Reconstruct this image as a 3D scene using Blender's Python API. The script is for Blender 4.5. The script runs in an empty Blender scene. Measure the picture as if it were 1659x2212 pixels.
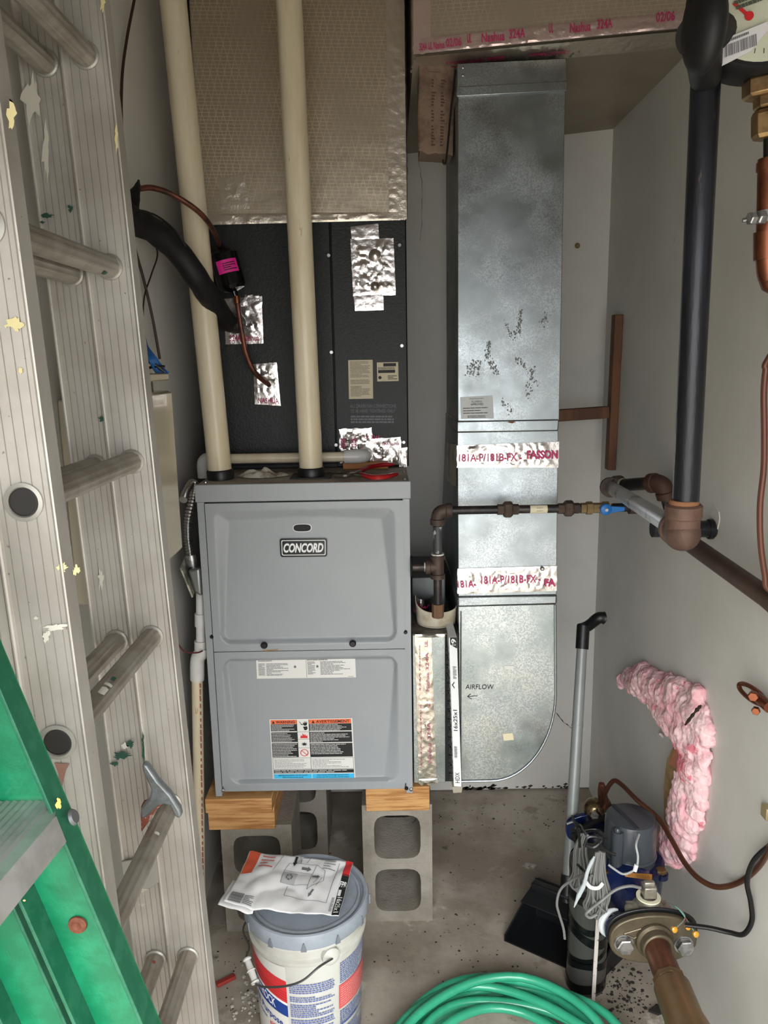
import bpy, bmesh, math, random
from mathutils import Vector, Matrix, noise
R = math.radians
random.seed(7)
S = bpy.context.scene
COL = S.collection
# ---------------------------------------------------------------- camera
CZ, PITCH, ROLL, FPX = 1.565, R(11.0), R(1.0), 1660.0
FW = Vector((0, math.cos(PITCH), -math.sin(PITCH)))
RT = Vector((1, 0, 0))
DN = Vector((0, -math.sin(PITCH), -math.cos(PITCH)))
IR = RT*math.cos(ROLL) + DN*math.sin(ROLL)
ID = DN*math.cos(ROLL) - RT*math.sin(ROLL)
EYE = Vector((0, 0, CZ))
cd = bpy.data.cameras.new('camera'); cam = bpy.data.objects.new('camera', cd); COL.objects.link(cam)
cd.sensor_fit = 'HORIZONTAL'; cd.sensor_width = 36; cd.lens = 36*FPX/1659; cd.clip_start = .01
m3 = Matrix((IR, -ID, -FW)).transposed()
cam.matrix_world = Matrix.Translation(EYE) @ m3.to_4x4()
S.camera = cam
# ---------------------------------------------------------------- daylight
S.view_settings.view_transform = 'Standard'; S.view_settings.look = 'None'
S.view_settings.gamma = 1; S.view_settings.use_curve_mapping = False
S.view_settings.exposure = 0.12
wd = bpy.data.worlds.new('sky'); S.world = wd; wd.use_nodes = True
nt = wd.node_tree; bg = nt.nodes['Background']
tc = nt.nodes.new('ShaderNodeTexCoord'); sx = nt.nodes.new('ShaderNodeSeparateXYZ'); rp = nt.nodes.new('ShaderNodeValToRGB')
nt.links.new(tc.outputs['Generated'], sx.inputs[0]); nt.links.new(sx.outputs['Z'], rp.inputs[0]); nt.links.new(rp.outputs[0], bg.inputs[0])
rp.color_ramp.elements[0].position = 0.0; rp.color_ramp.elements[0].color = (.26, .265, .27, 1)
rp.color_ramp.elements[1].position = .85; rp.color_ramp.elements[1].color = (1.5, 1.5, 1.5, 1); k_ = rp.color_ramp.elements.new(.35); k_.color = (.62, .63, .64, 1)
bg.inputs[1].default_value = SKY = 15.5
pl = bpy.data.lights.new('door_portal', 'AREA'); pl.shape = 'RECTANGLE'; pl.size = 1.34; pl.size_y = 2.1; pl.cycles.is_portal = True
po = bpy.data.objects.new('door_portal', pl); COL.objects.link(po); po.location = (.1, -.29, 1.05); po.rotation_euler = (R(90), 0, 0)

# ---------------------------------------------------------------- pixel -> world helpers (survey of the place)
def ray(px, py):
    return FW*FPX + IR*(px-829.5) + ID*(py-1106)
def P(px, py, Y):                       # point on the plane y = Y
    d = ray(px, py); return EYE + d*(Y/d.y)
def W(px, py, X):                       # point on the plane x = X
    d = ray(px, py); return EYE + d*(X/d.x)
def F(px, py, Z=0.0):                   # point on the plane z = Z
    d = ray(px, py); return EYE + d*((Z-CZ)/d.z)
def V(*a): return Vector(a)
# ---------------------------------------------------------------- materials
def lin(c):
    return tuple((x/12.92 if x <= .04045 else ((x+.055)/1.055)**2.4) for x in [k/255 for k in c[:3]]) + (1,)
MC = {}
def M(name, col, rough=.5, metal=0, var=None, spots=(), bump=None, coat=0, trans=0, rvar=None, emit=None, stretch=None, fleck=None, ior=1.45):
    """var=(scale,col2,lo,hi) soft noise mix; spots=[(scale,threshold,col)] patches; bump=(scale,strength[,kind])"""
    if name in MC: return MC[name]
    m = bpy.data.materials.new(name); MC[name] = m; m.use_nodes = True
    t = m.node_tree; N = t.nodes; L = t.links; b = N['Principled BSDF']
    b.inputs['Base Color'].default_value = lin(col); b.inputs['Roughness'].default_value = rough; b.inputs['Metallic'].default_value = metal
    b.inputs['Coat Weight'].default_value = coat; b.inputs['Transmission Weight'].default_value = trans; b.inputs['IOR'].default_value = ior
    co = N.new('ShaderNodeTexCoord'); vec = co.outputs['Object']
    if stretch:
        mp = N.new('ShaderNodeMapping'); mp.inputs['Scale'].default_value = stretch; L.new(vec, mp.inputs[0]); vec = mp.outputs[0]
    def nz(scale, detail=5, kind='n', r=.6):
        if kind == 'v':
            n = N.new('ShaderNodeTexVoronoi'); n.inputs['Scale'].default_value = scale; L.new(vec, n.inputs['Vector']); return n
        n = N.new('ShaderNodeTexNoise'); n.inputs['Scale'].default_value = scale; n.inputs['Detail'].default_value = detail; n.inputs['Roughness'].default_value = r
        L.new(vec, n.inputs['Vector']); return n
    def mix(fac, a, c2):
        x = N.new('ShaderNodeMix'); x.data_type = 'RGBA'; L.new(fac, x.inputs[0]); 
        if isinstance(a, tuple): x.inputs[6].default_value = a
        else: L.new(a, x.inputs[6])
        if isinstance(c2, tuple): x.inputs[7].default_value = c2
        else: L.new(c2, x.inputs[7])
        return x.outputs[2]
    cur = lin(col)
    def ramp(src, lo, hi):
        r_ = N.new('ShaderNodeMapRange'); r_.interpolation_type = 'SMOOTHSTEP'; r_.inputs[1].default_value = lo; r_.inputs[2].default_value = hi; L.new(src, r_.inputs[0]); return r_.outputs[0]
    if var: cur = mix(ramp(nz(var[0]).outputs[0], var[2], var[3]), cur, lin(var[1]))
    if fleck:       # zinc spangle: cellular patches of slightly different grey
        v = nz(fleck[0], kind='v'); cur = mix(ramp(v.outputs['Color'], fleck[2], fleck[3]), cur, lin(fleck[1]))
    for sc, th, c2 in spots: cur = mix(ramp(nz(sc, 6, r=.65).outputs[0], th, th+.06), cur, lin(c2))
    if not isinstance(cur, tuple): L.new(cur, b.inputs['Base Color'])
    if rvar: L.new(mixval(N, L, nz(rvar[0]).outputs[0], rvar[1], rvar[2]), b.inputs['Roughness'])
    if bump:
        bn = N.new('ShaderNodeBump'); bn.inputs['Strength'].default_value = bump[1]; bn.inputs['Distance'].default_value = bump[3] if len(bump) > 3 else .004
        k = bump[2] if len(bump) > 2 else 'n'; s_ = nz(bump[0], 4, k); L.new(s_.outputs[0], bn.inputs['Height']); L.new(bn.outputs[0], b.inputs['Normal'])
    if emit: b.inputs['Emission Color'].default_value = lin(col); b.inputs['Emission Strength'].default_value = emit
    return m
def mixval(N, L, src, lo, hi):
    r_ = N.new('ShaderNodeMapRange'); r_.inputs[1].default_value = .3; r_.inputs[2].default_value = .7; r_.inputs[3].default_value = lo; r_.inputs[4].default_value = hi
    L.new(src, r_.inputs[0]); return r_.outputs[0]
# ---------------------------------------------------------------- mesh building
ORG = {}
def basis(ax):
    ax = ax.normalized(); a = Vector((0, 0, 1)) if abs(ax.z) < .9 else Vector((1, 0, 0))
    x = ax.cross(a).normalized(); return x, ax.cross(x).normalized(), ax
class B:
    def __init__(s): s.v = []; s.f = []
    def add(s, vs, fs):
        o = len(s.v); s.v += [Vector(p) for p in vs]; s.f += [tuple(i+o for i in f) for f in fs]; return s
    def hexa(s, p):      # p[0..3] one face, p[4..7] the opposite one
        return s.add(p, [(0, 3, 2, 1), (4, 5, 6, 7), (0, 1, 5, 4), (1, 2, 6, 5), (2, 3, 7, 6), (3, 0, 4, 7)])
    def box(s, a, b):
        x0, y0, z0 = a; x1, y1, z1 = b
        return s.hexa([(x0, y0, z0), (x1, y0, z0), (x1, y1, z0), (x0, y1, z0), (x0, y0, z1), (x1, y0, z1), (x1, y1, z1), (x0, y1, z1)])
    def obox(s, c, x, y, z):   # centre and three half-vectors
        c = Vector(c); return s.hexa([c+i*x+j*y+k*z for k in (-1, 1) for i, j in ((-1, -1), (1, -1), (1, 1), (-1, 1))])
    def bar(s, a, b, w, h, up=None):
        a = Vector(a); b = Vector(b); d = (b-a); u = Vector(up) if up else basis(d)[0]; u = (u - d.normalized()*u.dot(d.normalized())).normalized(); q = d.normalized().cross(u)
        return s.obox((a+b)/2, d/2, u*h/2, q*w/2)
    def prism(s, poly, vec):
        n = len(poly); vec = Vector(vec); poly = [Vector(p) for p in poly]
        return s.add(poly+[p+vec for p in poly], [tuple(range(n))[::-1], tuple(range(n, 2*n))]+[(i, (i+1) % n, (i+1) % n+n, i+n) for i in range(n)])
    def tube(s, pts, r, n=12, caps=True, flat=1.0):
        pts = [Vector(p) for p in pts]; rs = r if isinstance(r, (list, tuple)) else [r]*len(pts)
        t = [(pts[min(i+1, len(pts)-1)]-pts[max(i-1, 0)]).normalized() for i in range(len(pts))]
        x, y, _ = basis(t[0]); vs = []
        for i, p in enumerate(pts):
            x = (x - t[i]*x.dot(t[i])).normalized(); y = t[i].cross(x)
            for k in range(n):
                a = 2*math.pi*k/n; vs.append(p + x*math.cos(a)*rs[i] + y*math.sin(a)*rs[i]*flat)
        fs = [(i*n+k, i*n+(k+1) % n, (i+1)*n+(k+1) % n, (i+1)*n+k) for i in range(len(pts)-1) for k in range(n)]
        if caps: fs += [tuple(range(n))[::-1], tuple((len(pts)-1)*n+k for k in range(n))]
        return s.add(vs, fs)
    def lathe(s, prof, o, ax=(0, 0, 1), n=32, x=None):
        o = Vector(o); xx, yy, zz = basis(Vector(ax)); vs = []; m = len(prof)
        for r, h in prof:
            for k in range(n):
                a = 2*math.pi*k/n; vs.append(o+zz*h+(xx*math.cos(a)+yy*math.sin(a))*max(r, 1e-5))
        fs = [(i*n+k, i*n+(k+1) % n, (i+1)*n+(k+1) % n, (i+1)*n+k) for i in range(m-1) for k in range(n)]
        fs += [tuple(range(n))[::-1], tuple((m-1)*n+k for k in range(n))]
        return s.add(vs, fs)
    def ball(s, c, r, n=12, sc=(1, 1, 1)):
        c = Vector(c); k = n//2; vs = []
        for i in range(1, k):
            a = math.pi*i/k
            for j in range(n):
                b = 2*math.pi*j/n; vs.append(c+Vector((math.sin(a)*math.cos(b)*r*sc[0], math.sin(a)*math.sin(b)*r*sc[1], math.cos(a)*r*sc[2])))
        fs = [(i*n+j, (i+1)*n+j, (i+1)*n+(j+1) % n, i*n+(j+1) % n) for i in range(k-2) for j in range(n)]
        vs += [c+Vector((0, 0, r*sc[2])), c-Vector((0, 0, r*sc[2]))]; T = (k-1)*n
        fs += [(T, j, (j+1) % n) for j in range(n)] + [(T+1, (k-2)*n+(j+1) % n, (k-2)*n+j) for j in range(n)]
        return s.add(vs, fs)
    def grid(s, fn, nu, nv):
        vs = [fn(i/nu, j/nv) for j in range(nv+1) for i in range(nu+1)]; w = nu+1
        return s.add(vs, [(j*w+i, (j+1)*w+i, (j+1)*w+i+1, j*w+i+1) for j in range(nv) for i in range(nu)])
    def quad(s, a, b, c, d): return s.add([a, b, c, d], [(0, 1, 2, 3)])
    def hexnut(s, o, ax, r, h, n=6):
        return s.lathe([(r*.85, 0), (r, h*.12), (r, h*.88), (r*.85, h)], o, ax, n)
    def make(s, name, mat, parent=None, bev=0, smooth=35, label=None, cat=None, group=None, kind=None, base=None, solid=0, sub=0, seg=2, rec=False):
        if parent is not None: org = ORG[parent.name]
        elif base is not None: org = Vector(base)
        else:
            lo = [min(p[i] for p in s.v) for i in range(3)]; hi = [max(p[i] for p in s.v) for i in range(3)]
            org = Vector(((lo[0]+hi[0])/2, (lo[1]+hi[1])/2, lo[2]))
        me = bpy.data.meshes.new(name); me.from_pydata([p-org for p in s.v], [], s.f); me.update()
        if rec:
            bm = bmesh.new(); bm.from_mesh(me); bmesh.ops.recalc_face_normals(bm, faces=bm.faces); bm.to_mesh(me); bm.free()
        o = bpy.data.objects.new(name, me); COL.objects.link(o); ORG[o.name] = org
        if parent is not None: o.parent = parent
        else: o.location = org
        if mat: me.materials.append(mat)
        if smooth:
            me.shade_smooth()
            try: me.set_sharp_from_angle(angle=R(smooth))
            except Exception: pass
        if solid:
            md = o.modifiers.new('solid', 'SOLIDIFY'); md.thickness = solid; md.offset = 0
        if bev:
            md = o.modifiers.new('bevel', 'BEVEL'); md.width = bev; md.segments = seg; md.limit_method = 'ANGLE'; md.angle_limit = R(40)
        tag(o, label, cat, group, kind); return o
def tag(o, label=None, cat=None, group=None, kind=None):
    for k, v in (('label', label), ('category', cat), ('group', group), ('kind', kind)):
        if v: o[k] = v
    return o
def thing(name, label, cat, loc=(0, 0, 0), group=None):
    o = bpy.data.objects.new(name, None); COL.objects.link(o); o.location = loc; o.empty_display_size = .05
    ORG[o.name] = Vector(loc); return tag(o, label, cat, group)
def spl(pts, k=8):
    pts = [Vector(p) for p in pts]; out = []
    q = [2*pts[0]-pts[1]]+pts+[2*pts[-1]-pts[-2]]
    for i in range(1, len(q)-2):
        a, b, c, d = q[i-1:i+3]
        for j in range(k):
            t = j/k; out.append(.5*((2*b)+(c-a)*t+(2*a-5*b+4*c-d)*t*t+(3*b-a-3*c+d)*t**3))
    out.append(pts[-1]); return out
def nz(p, s=1.0, seed=0): return noise.noise(Vector(p)*s+Vector((seed*7.3, seed*3.1, seed*5.7)))
# flat frames for printed labels: f(u,v,h), u right, v down, h out of the surface
def frame(tl, tr, bl, br):
    tl, tr, bl, br = map(Vector, (tl, tr, bl, br)); n = (bl-tl).cross(tr-tl).normalized()
    return lambda u, v, h=0.0: (tl*(1-u)+tr*u)*(1-v)+(bl*(1-u)+br*u)*v + n*h
def fpx(pts, Y): return frame(*[P(x, y, Y) for x, y in pts])
def rect(f, u0, v0, u1, v1, h, b=None, nu=1, nv=1):
    b = b or B(); return b.grid(lambda i, j: f(u0+(u1-u0)*i, v0+(v1-v0)*j, h), nu, nv)
def plate(f, name, mat, parent, th=.0006, u0=0, v0=0, u1=1, v1=1, **k):
    b = B(); b.hexa([f(u0, v0, 0), f(u1, v0, 0), f(u1, v1, 0), f(u0, v1, 0), f(u0, v0, th), f(u1, v0, th), f(u1, v1, th), f(u0, v1, th)])
    return b.make(name, mat, parent, smooth=0, rec=True, **k)
TXT = {}
def text_mesh(body, bold, shear):
    k = (body, bold, shear)
    if k in TXT: return TXT[k]
    c = bpy.data.curves.new('t', 'FONT'); c.body = body; c.offset = bold; c.shear = shear; c.resolution_u = 3
    o = bpy.data.objects.new('t', c); COL.objects.link(o); dg = bpy.context.evaluated_depsgraph_get(); dg.update()
    me = o.evaluated_get(dg).to_mesh(); vs = [v.co.copy() for v in me.vertices]; fs = [tuple(p.vertices) for p in me.polygons]
    o.evaluated_get(dg).to_mesh_clear(); bpy.data.objects.remove(o); bpy.data.curves.remove(c)
    TXT[k] = (vs, fs); return vs, fs
def text(body, f, r, mat, parent, name='lettering', bold=.0, shear=0, h=.001, rot=0, b=None, make=True):
    """fit the text in r=(u0,v0,u1,v1) of frame f; rot 90: reads bottom to top; rot 180: upside down"""
    vs, fs = text_mesh(body, bold, shear); x0 = min(p.x for p in vs); x1 = max(p.x for p in vs); y0 = min(p.y for p in vs); y1 = max(p.y for p in vs)
    b = b or B(); out = []
    for p in vs:
        s, t = (p.x-x0)/(x1-x0), 1-(p.y-y0)/max(y1-y0, 1e-6)
        if rot == 90: s, t = t, 1-s
        elif rot == 270: s, t = 1-t, s
        elif rot == 180: s, t = 1-s, 1-t
        out.append(f(r[0]+(r[2]-r[0])*s, r[1]+(r[3]-r[1])*t, h))
    b.add(out, fs)
    return b.make(name, mat, parent, smooth=0) if make else b
def fine(f, r, rows, mat, parent, name='fine_print', fill=.5, h=.001, left=.85, seed=1, b=None, word=(.02, .09)):
    """rows of printed lines too small to read"""
    rn = random.Random(seed); b = b or B(); u0, v0, u1, v1 = r; dv = (v1-v0)/rows
    for k in range(rows):
        u = u0; e = u0+(u1-u0)*(left+(1-left)*rn.random()) - (u1-u0)*(.35 if rn.random() < .2 else 0)
        while u < e:
            w = rn.uniform(*word)*(u1-u0); w = min(w, e-u); rect(f, u, v0+dv*k+dv*(1-fill)/2, u+w, v0+dv*(k+1)-dv*(1-fill)/2, h, b); u += w+.012*(u1-u0)
    if mat is None: return b
    return b.make(name, mat, parent, smooth=0, kind='stuff')
def bars(f, r, n, mat, parent, name='barcode', h=.001, seed=3, vert=True):
    rn = random.Random(seed); b = B(); u0, v0, u1, v1 = r; L_ = (u1-u0) if vert else (v1-v0)
    for k in range(n):
        a = k/n; w = rn.choice((.3, .5, .7))/n
        if vert: rect(f, u0+a*L_, v0, u0+(a+w)*L_, v1, h, b)
        else: rect(f, u0, v0+a*L_, u1, v0+(a+w)*L_, h, b)
    return b.make(name, mat, parent, smooth=0, kind='stuff')
def foil(f, name, parent, nu=24, nv=16, amp=.003, rag=.012, seed=0, mat=None, base=.002, th=0, **k):
    """crumpled adhesive foil: faceted sheet with ragged ends"""
    def fn(u, v):
        q = f(u, v, 0); a = abs(nz(q, 55, seed))*1.3+abs(nz(q, 120, seed+1))*.6
        e = min(1, 6*min(u, 1-u, v, 1-v)+.15)
        uu = u+rag*nz(q, 90, seed+3)*(1 if u in (0, 1) else .6); vv = v+rag*nz(q, 80, seed+5)*(1 if v in (0, 1) else .6)
        return f(uu, vv, base+.75*amp*a*e)
    b = B(); b.grid(fn, nu, nv); return b.make(name, mat or FOIL, parent, smooth=18, **k)
# ---------------------------------------------------------------- shared materials
WHITE = M('white_paint', (208, 206, 200), .55, var=(3, (198, 196, 189), .35, .7), spots=[(9, .72, (150, 145, 134))], bump=(60, .08))
GALV = M('galvanised_steel', (172, 178, 180), .42, 1, fleck=(420, (146, 152, 154), .2, .8), var=(7, (142, 149, 150), .4, .62), spots=[(13, .68, (126, 130, 129)), (34, .70, (112, 116, 115))], bump=(30, .06, 'n', .003), rvar=(12, .3, .5))
GALV2 = M('galvanised_elbow', (182, 187, 186), .4, 1, fleck=(330, (146, 153, 154), .1, .85), var=(5, (126, 138, 136), .42, .62), bump=(60, .08, 'n', .002), rvar=(14, .26, .48))
FOIL = M('foil_tape', (226, 220, 216), .28, 1, bump=(80, .35, 'n', .003), var=(9, (205, 198, 194), .4, .6))
PVC = M('aged_pvc', (210, 199, 174), .3, 0, var=(4, (194, 180, 150), .35, .7), spots=[(14, .66, (164, 138, 98)), (40, .72, (140, 112, 80))], stretch=(6, 6, 1))
PVCW = M('white_pvc', (205, 205, 202), .3, 0, var=(12, (186, 184, 178), .4, .7))
BLACKP = M('black_plastic', (20, 21, 22), .4)
IRON = M('black_iron', (48, 46, 46), .42, .6, var=(30, (86, 78, 72), .45, .75), bump=(90, .15))
RUST = M('rusty_malleable_iron', (80, 66, 57), .58, .25, var=(22, (60, 48, 41), .35, .65), spots=[(60, .68, (112, 82, 64))], bump=(110, .25))
COPPER = M('copper', (136, 82, 58), .32, .85, var=(18, (104, 62, 44), .4, .7))
BRASS = M('brass', (150, 122, 82), .38, .8, var=(25, (110, 86, 58), .4, .7))
SILVER = M('zinc_bolt', (178, 178, 178), .35, .9, var=(60, (140, 140, 140), .4, .6))
INK = M('black_ink', (18, 18, 20), .6); PINK = M('magenta_ink', (176, 44, 96), .5); PAPER = M('label_paper', (214, 213, 208), .5)
WOOD = M('cut_lumber', (196, 150, 96), .7, 0, var=(9, (158, 108, 60), .4, .65), stretch=(1, 2, 14), bump=(30, .2))
# ================================================================ the room
XL, XR, YB, ZC = -.553, .742, 2.60, 2.72
CONC = M('concrete_floor', (172, 163, 150), .8, 0, var=(2.6, (132, 122, 109), .38, .62), spots=[(7, .57, (146, 136, 122)), (4, .60, (192, 186, 174)), (14, .63, (92, 82, 70)), (40, .68, (104, 96, 86))], bump=(45, .35))
wf = B(); wf.box((XL-.1, -.35, -.1), (XR+.1, YB+.1, 0)); wf.make('floor', CONC, smooth=0, kind='structure', label='stained grey concrete floor', base=(0, 0, 0))
gr = B(); gr.box((-4, -6, -.2), (4, -.35, -.06)); gr.make('floor_outside', M('low_bounce_ground', (116, 112, 104), .9, var=(2, (92, 88, 80), .4, .6)), smooth=0, kind='structure', label='unseen grey ground outside the doorway, darkened to bounce less light')  # unseen ground, toned down so it throws less light at the ceiling
wb = B(); wb.box((XL-.1, YB, .006), (XR+.1, YB+.1, ZC)); WB = wb.make('wall_back', WHITE, smooth=0, kind='structure', label='off-white painted back wall')
wl = B(); wl.box((XL-.1, -.3, 0), (XL, YB, ZC)); WL = wl.make('wall_left', WHITE, smooth=0, kind='structure', label='off-white painted left wall')
wr = B(); wr.box((XR, -.3, 0), (XR+.1, YB, ZC)); WR = wr.make('wall_right', WHITE, smooth=0, kind='structure', label='off-white painted right wall with pipe holes')
ce = B(); ce.box((XL-.1, -.3, ZC), (XR+.1, YB+.1, ZC+.08)); ce.make('ceiling', M('low_bounce_board', (124, 112, 96), .8), smooth=0, kind='structure')  # unseen ceiling, board colour kept dark to cut overhead bounce
fw = B(); fw.box((XL-.1, -.3, 1.85), (XR+.1, -.2, ZC)); fw.make('wall_front_shade', MC['low_bounce_board'], smooth=0, kind='structure', label='unseen wall strip above the open doorway, hung low to shade the upper room')  # out-of-view header, set low to keep daylight off the upper room
# grime where the wall meets the floor, corner bead, hairline cracks, hole round the pipe stub
GRIME = M('grime', (58, 52, 46), .9)
g = B(); rn = random.Random(4)
for k in range(60):
    x = P(rn.uniform(995, 1235), 1700, YB).x if k < 25 else P(rn.uniform(1000, 1070), 1700, YB).x; z = .006+abs(rn.gauss(0, .006 if k < 60 else .012))
    w = rn.uniform(.003, .012); h = rn.uniform(.002, .006); g.prism([(x-w, YB-.0015, z), (x, YB-.0015, z-h), (x+w, YB-.0015, z+h*.3), (x+w*.2, YB-.0015, z+h)], (0, .0015, 0))
g.make('grime', GRIME, WB, smooth=0, kind='stuff')
def crack(pts, fn, name, par, w=.0016, k=6):
    b = B(); q = [fn(*p) for p in pts]; q = spl(q, k); q = [p+Vector((nz(p, 60, 1), 0, nz(p, 60, 2)))*.004 for p in q]
    b.tube(q, [w*(.3+abs(nz(p, 90, 4))*1.6) for p in q], 5); return b.make(name, GRIME, par)
crack([(1202, 1540), (1215, 1556), (1236, 1574)], lambda x, y: P(x, y, YB), 'crack', WB)
crack([(1240, 1577), (1245, 1587)], lambda x, y: P(x, y, YB), 'crack', WB, .003)
crack([(905, 340), (912, 420), (908, 520)], lambda x, y: P(x, y, YB), 'crack', WB, .0007)
b = B(); c = P(1247, 531, YB); b.lathe([(.007, 0), (.009, .003), (.006, .012)], c+V(0, 0, 0), (0, -1, 0), 8); b.make('anchor_stub', M('plug', (132, 112, 60), .6), WB)
b = B(); q = W(1543, 1130, XR); b.prism([q+V(-.002, math.cos(a)*.026*(1+.18*math.sin(3*a)), math.sin(a)*.036*(1+.1*math.cos(5*a))+.004) for a in [i*.4 for i in range(16)]], (.002, 0, 0)); b.make('torn_plaster_ring', M('plaster', (196, 192, 184), .8), WR, smooth=0)
# loose debris on the floor
g = B(); 
for k in range(520):
    q = F(*((rn.gauss(1335, 24)+14*(k % 3), rn.gauss(2140, 34)) if k < 200 else (rn.uniform(470, 570), rn.uniform(1960, 2200)) if k < 260 else (rn.uniform(930, 1240), rn.uniform(1715, 1800)) if k < 330 else (rn.uniform(800, 1200), rn.uniform(1750, 2150))))
    if q.y > YB-.01 or q.x > XR-.01: continue
    r = .001+abs(rn.gauss(0, .0018))*(1.2 if k < 150 else .7); g.lathe([(r, 0), (r*.7, r*.3)], q, (0, 0, 1), 5)
tag(g.make('floor_debris', M('dark_crumbs', (44, 40, 36), .9), smooth=0, kind='stuff'), 'dark crumbs of dirt scattered on the concrete floor', 'dirt')
g = B()
for k in range(60):
    q = F(rn.uniform(520, 570), rn.uniform(2080, 2200)) if k < 40 else F(rn.uniform(500, 560), rn.uniform(2140, 2210)); r = rn.uniform(.0015, .006); g.ball(q+V(0, 0, r*.4), r, 6, (1, 1, .6))
tag(g.make('plaster_crumbs', M('white_crumbs', (184, 180, 170), .9), smooth=0, kind='stuff'), 'pale plaster crumbs on the floor left of the bucket', 'debris')
b = B(); a = F(468, 2128, .006); c2 = F(508, 2108, .006); b.bar(a, c2, .014, .010, (0, 0, 1)); b.make('red_stick', M('red_paint', (150, 50, 42), .6), bev=.002, label='short faded red stick lying on the floor behind the ladder feet', cat='stick')
b = B(); q = F(1418, 2186); b.prism([q+V(-.02, .0, .001), q+V(.0, -.012, .001), q+V(.03, .0, .001), q+V(.028, .018, .001), q+V(0, .012, .001)], (0, 0, .006)); b.make('dirt_clod', M('soil', (34, 30, 28), .9), smooth=0, label='dark clod of dirt on the floor behind the brass pipe', cat='dirt')

# ================================================================ furnace
YF = 1.866
GREY = M('grey_enamel', (150, 154, 157), .38, 0, var=(3, (145, 149, 152), .3, .7), bump=(500, .12, 'n', .001))
GREYD = M('furnace_top_dusty', (176, 168, 158), .6, 0, var=(8, (146, 134, 120), .4, .65))
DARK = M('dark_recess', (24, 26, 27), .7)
fx0, fx1 = P(424, 1075, YF).x, P(885, 1075, YF).x; fz0, fz1 = P(660, 1713, YF).z, P(660, 1044, YF).z
furn = thing('gas_furnace', 'grey metal gas furnace with two embossed front panels standing on concrete blocks', 'furnace', ((fx0+fx1)/2, YF+.36, fz0))
b = B(); yb = YF+.012
b.box((fx0+.002, yb+.03, fz0+.01), (fx1-.002, YF+.70, fz1-.004)); b.make('cabinet', GREY, furn, bev=.002)
b = B(); b.box((fx0, YF+.002, fz1-.04), (fx1, YF+.70, fz1)); b.make('top_panel', GREYD, furn, bev=.003)
b = B(); b.box((fx0-.003, YF-.002, fz1-.043), (fx1+.003, YF+.006, fz1+.001)); b.make('top_front_trim', GREY, furn, bev=.002)
for s, x in ((1, fx0), (-1, fx1)):
    b = B(); x2 = x+s*.018; b.box((min(x, x2), YF, fz0-.006), (max(x, x2), YF+.045, fz1-.043)); b.box((min(x2, x2+s*.008), YF+.02, fz0), (max(x2, x2+s*.008), YF+.045, fz1-.043)); b.make('corner_post', GREY, furn, bev=.0015)
b = B(); b.box((fx0+.02, YF+.006, fz0+.004), (fx1-.02, YF+.03, fz0+.022)); b.make('bottom_rail', GREY, furn, bev=.001)
dx0, dx1 = P(450, 1200, YF).x, P(872, 1200, YF).x
def door(name, z0, z1, low):
    w, h = dx1-dx0, z1-z0; mx, mt, mb = .020, .018, (.007 if low else .018); rr = .03
    def sd(x, z, x0, x1, a0, a1, r):
        qx = abs(x-(x0+x1)/2)-(x1-x0)/2+r; qz = abs(z-(a0+a1)/2)-(a1-a0)/2+r
        return -(math.hypot(max(qx, 0), max(qz, 0))+min(max(qx, qz), 0)-r)
    def ht(x, z):
        d = sd(x, z, mx, w-mx, mb, h-mt, rr)
        if d <= 0: return 0
        t = z/h; t = (1-t) if low else t         # slope band is widest at the far end from the middle seam
        wl = .006+.034*max(0, t)**1.3
        if low: wt = .012; wb_ = .004
        else: wt = .030-.012*math.cos((x/w-.5)*math.pi)+.004; wb_ = .010
        l = min(x-mx, w-mx-x)/wl; tt = (h-mt-z)/wt; bb = (z-mb)/wb_
        k = min(l, tt, bb, 1, d/.006+.0); k = max(0, k)
        return .013*(k*k*(3-2*k)*.25+k*.75)
    nu, nv = 150, 120
    b = B(); b.grid(lambda u, v: V(dx0+u*w, YF-.004+ht(u*w, (1-v)*h), z0+(1-v)*h), nu, nv)
    o = b.make(name, GREY, furn, smooth=50)
    e = B(); e.box((dx0, YF-.0035, z0), (dx0+.004, YF+.03, z1)); e.box((dx1-.004, YF-.0035, z0), (dx1, YF+.03, z1)); e.box((dx0, YF-.0035, z1-.003), (dx1, YF+.03, z1)); e.box((dx0, YF-.0035, z0), (dx1, YF+.03, z0+.003))
    e.make('panel_edge', GREY, o, smooth=0); return o
zs = P(660, 1404, YF).z
d1 = door('upper_panel', zs+.001, fz1-.046, False); d2 = door('lower_panel', fz0+.026, zs-.001, True)
yd = YF+.0085
fl = lambda pts, dy=-.0008: fpx(pts, yd+dy)
# oval hand hole
def disc(c, rx, rz, y0, y1, n=28):
    return [(c[0]+math.copysign(abs(math.cos(a))**.6, math.cos(a))*rx, y0, c[1]+math.copysign(abs(math.sin(a))**.75, math.sin(a))*rz) for a in [2*math.pi*i/n for i in range(n)]]
c = P(653, 1140, yd); b = B(); b.prism(disc((c.x, c.z), .0235, .0105, yd-.0016, 0), (0, .0012, 0)); b.make('handle_recess', M('hole_rim', (190, 192, 192), .3, .5), d1, smooth=0)
b = B(); b.prism(disc((c.x, c.z), .0215, .0088, yd-.0022, 0), (0, .0012, 0)); b.make('handle_opening', DARK, d1, smooth=0)
f = fl([(604, 1163), (707, 1162), (606, 1203), (707, 1202)])
b = B(); rr = .06
pp = lambda g_, m, h: [g_(m+rr*.4+(1-2*m-rr*.8)*(1 if i in (0, 3) else 0)+rr*.4*math.cos(a)*(1 if True else 0), (1-m*2.4-rr if i < 2 else m*2.4+rr)+rr*math.sin(a), h) for i, a in [(i, a) for i in range(4) for a in (0,)]]
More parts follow.
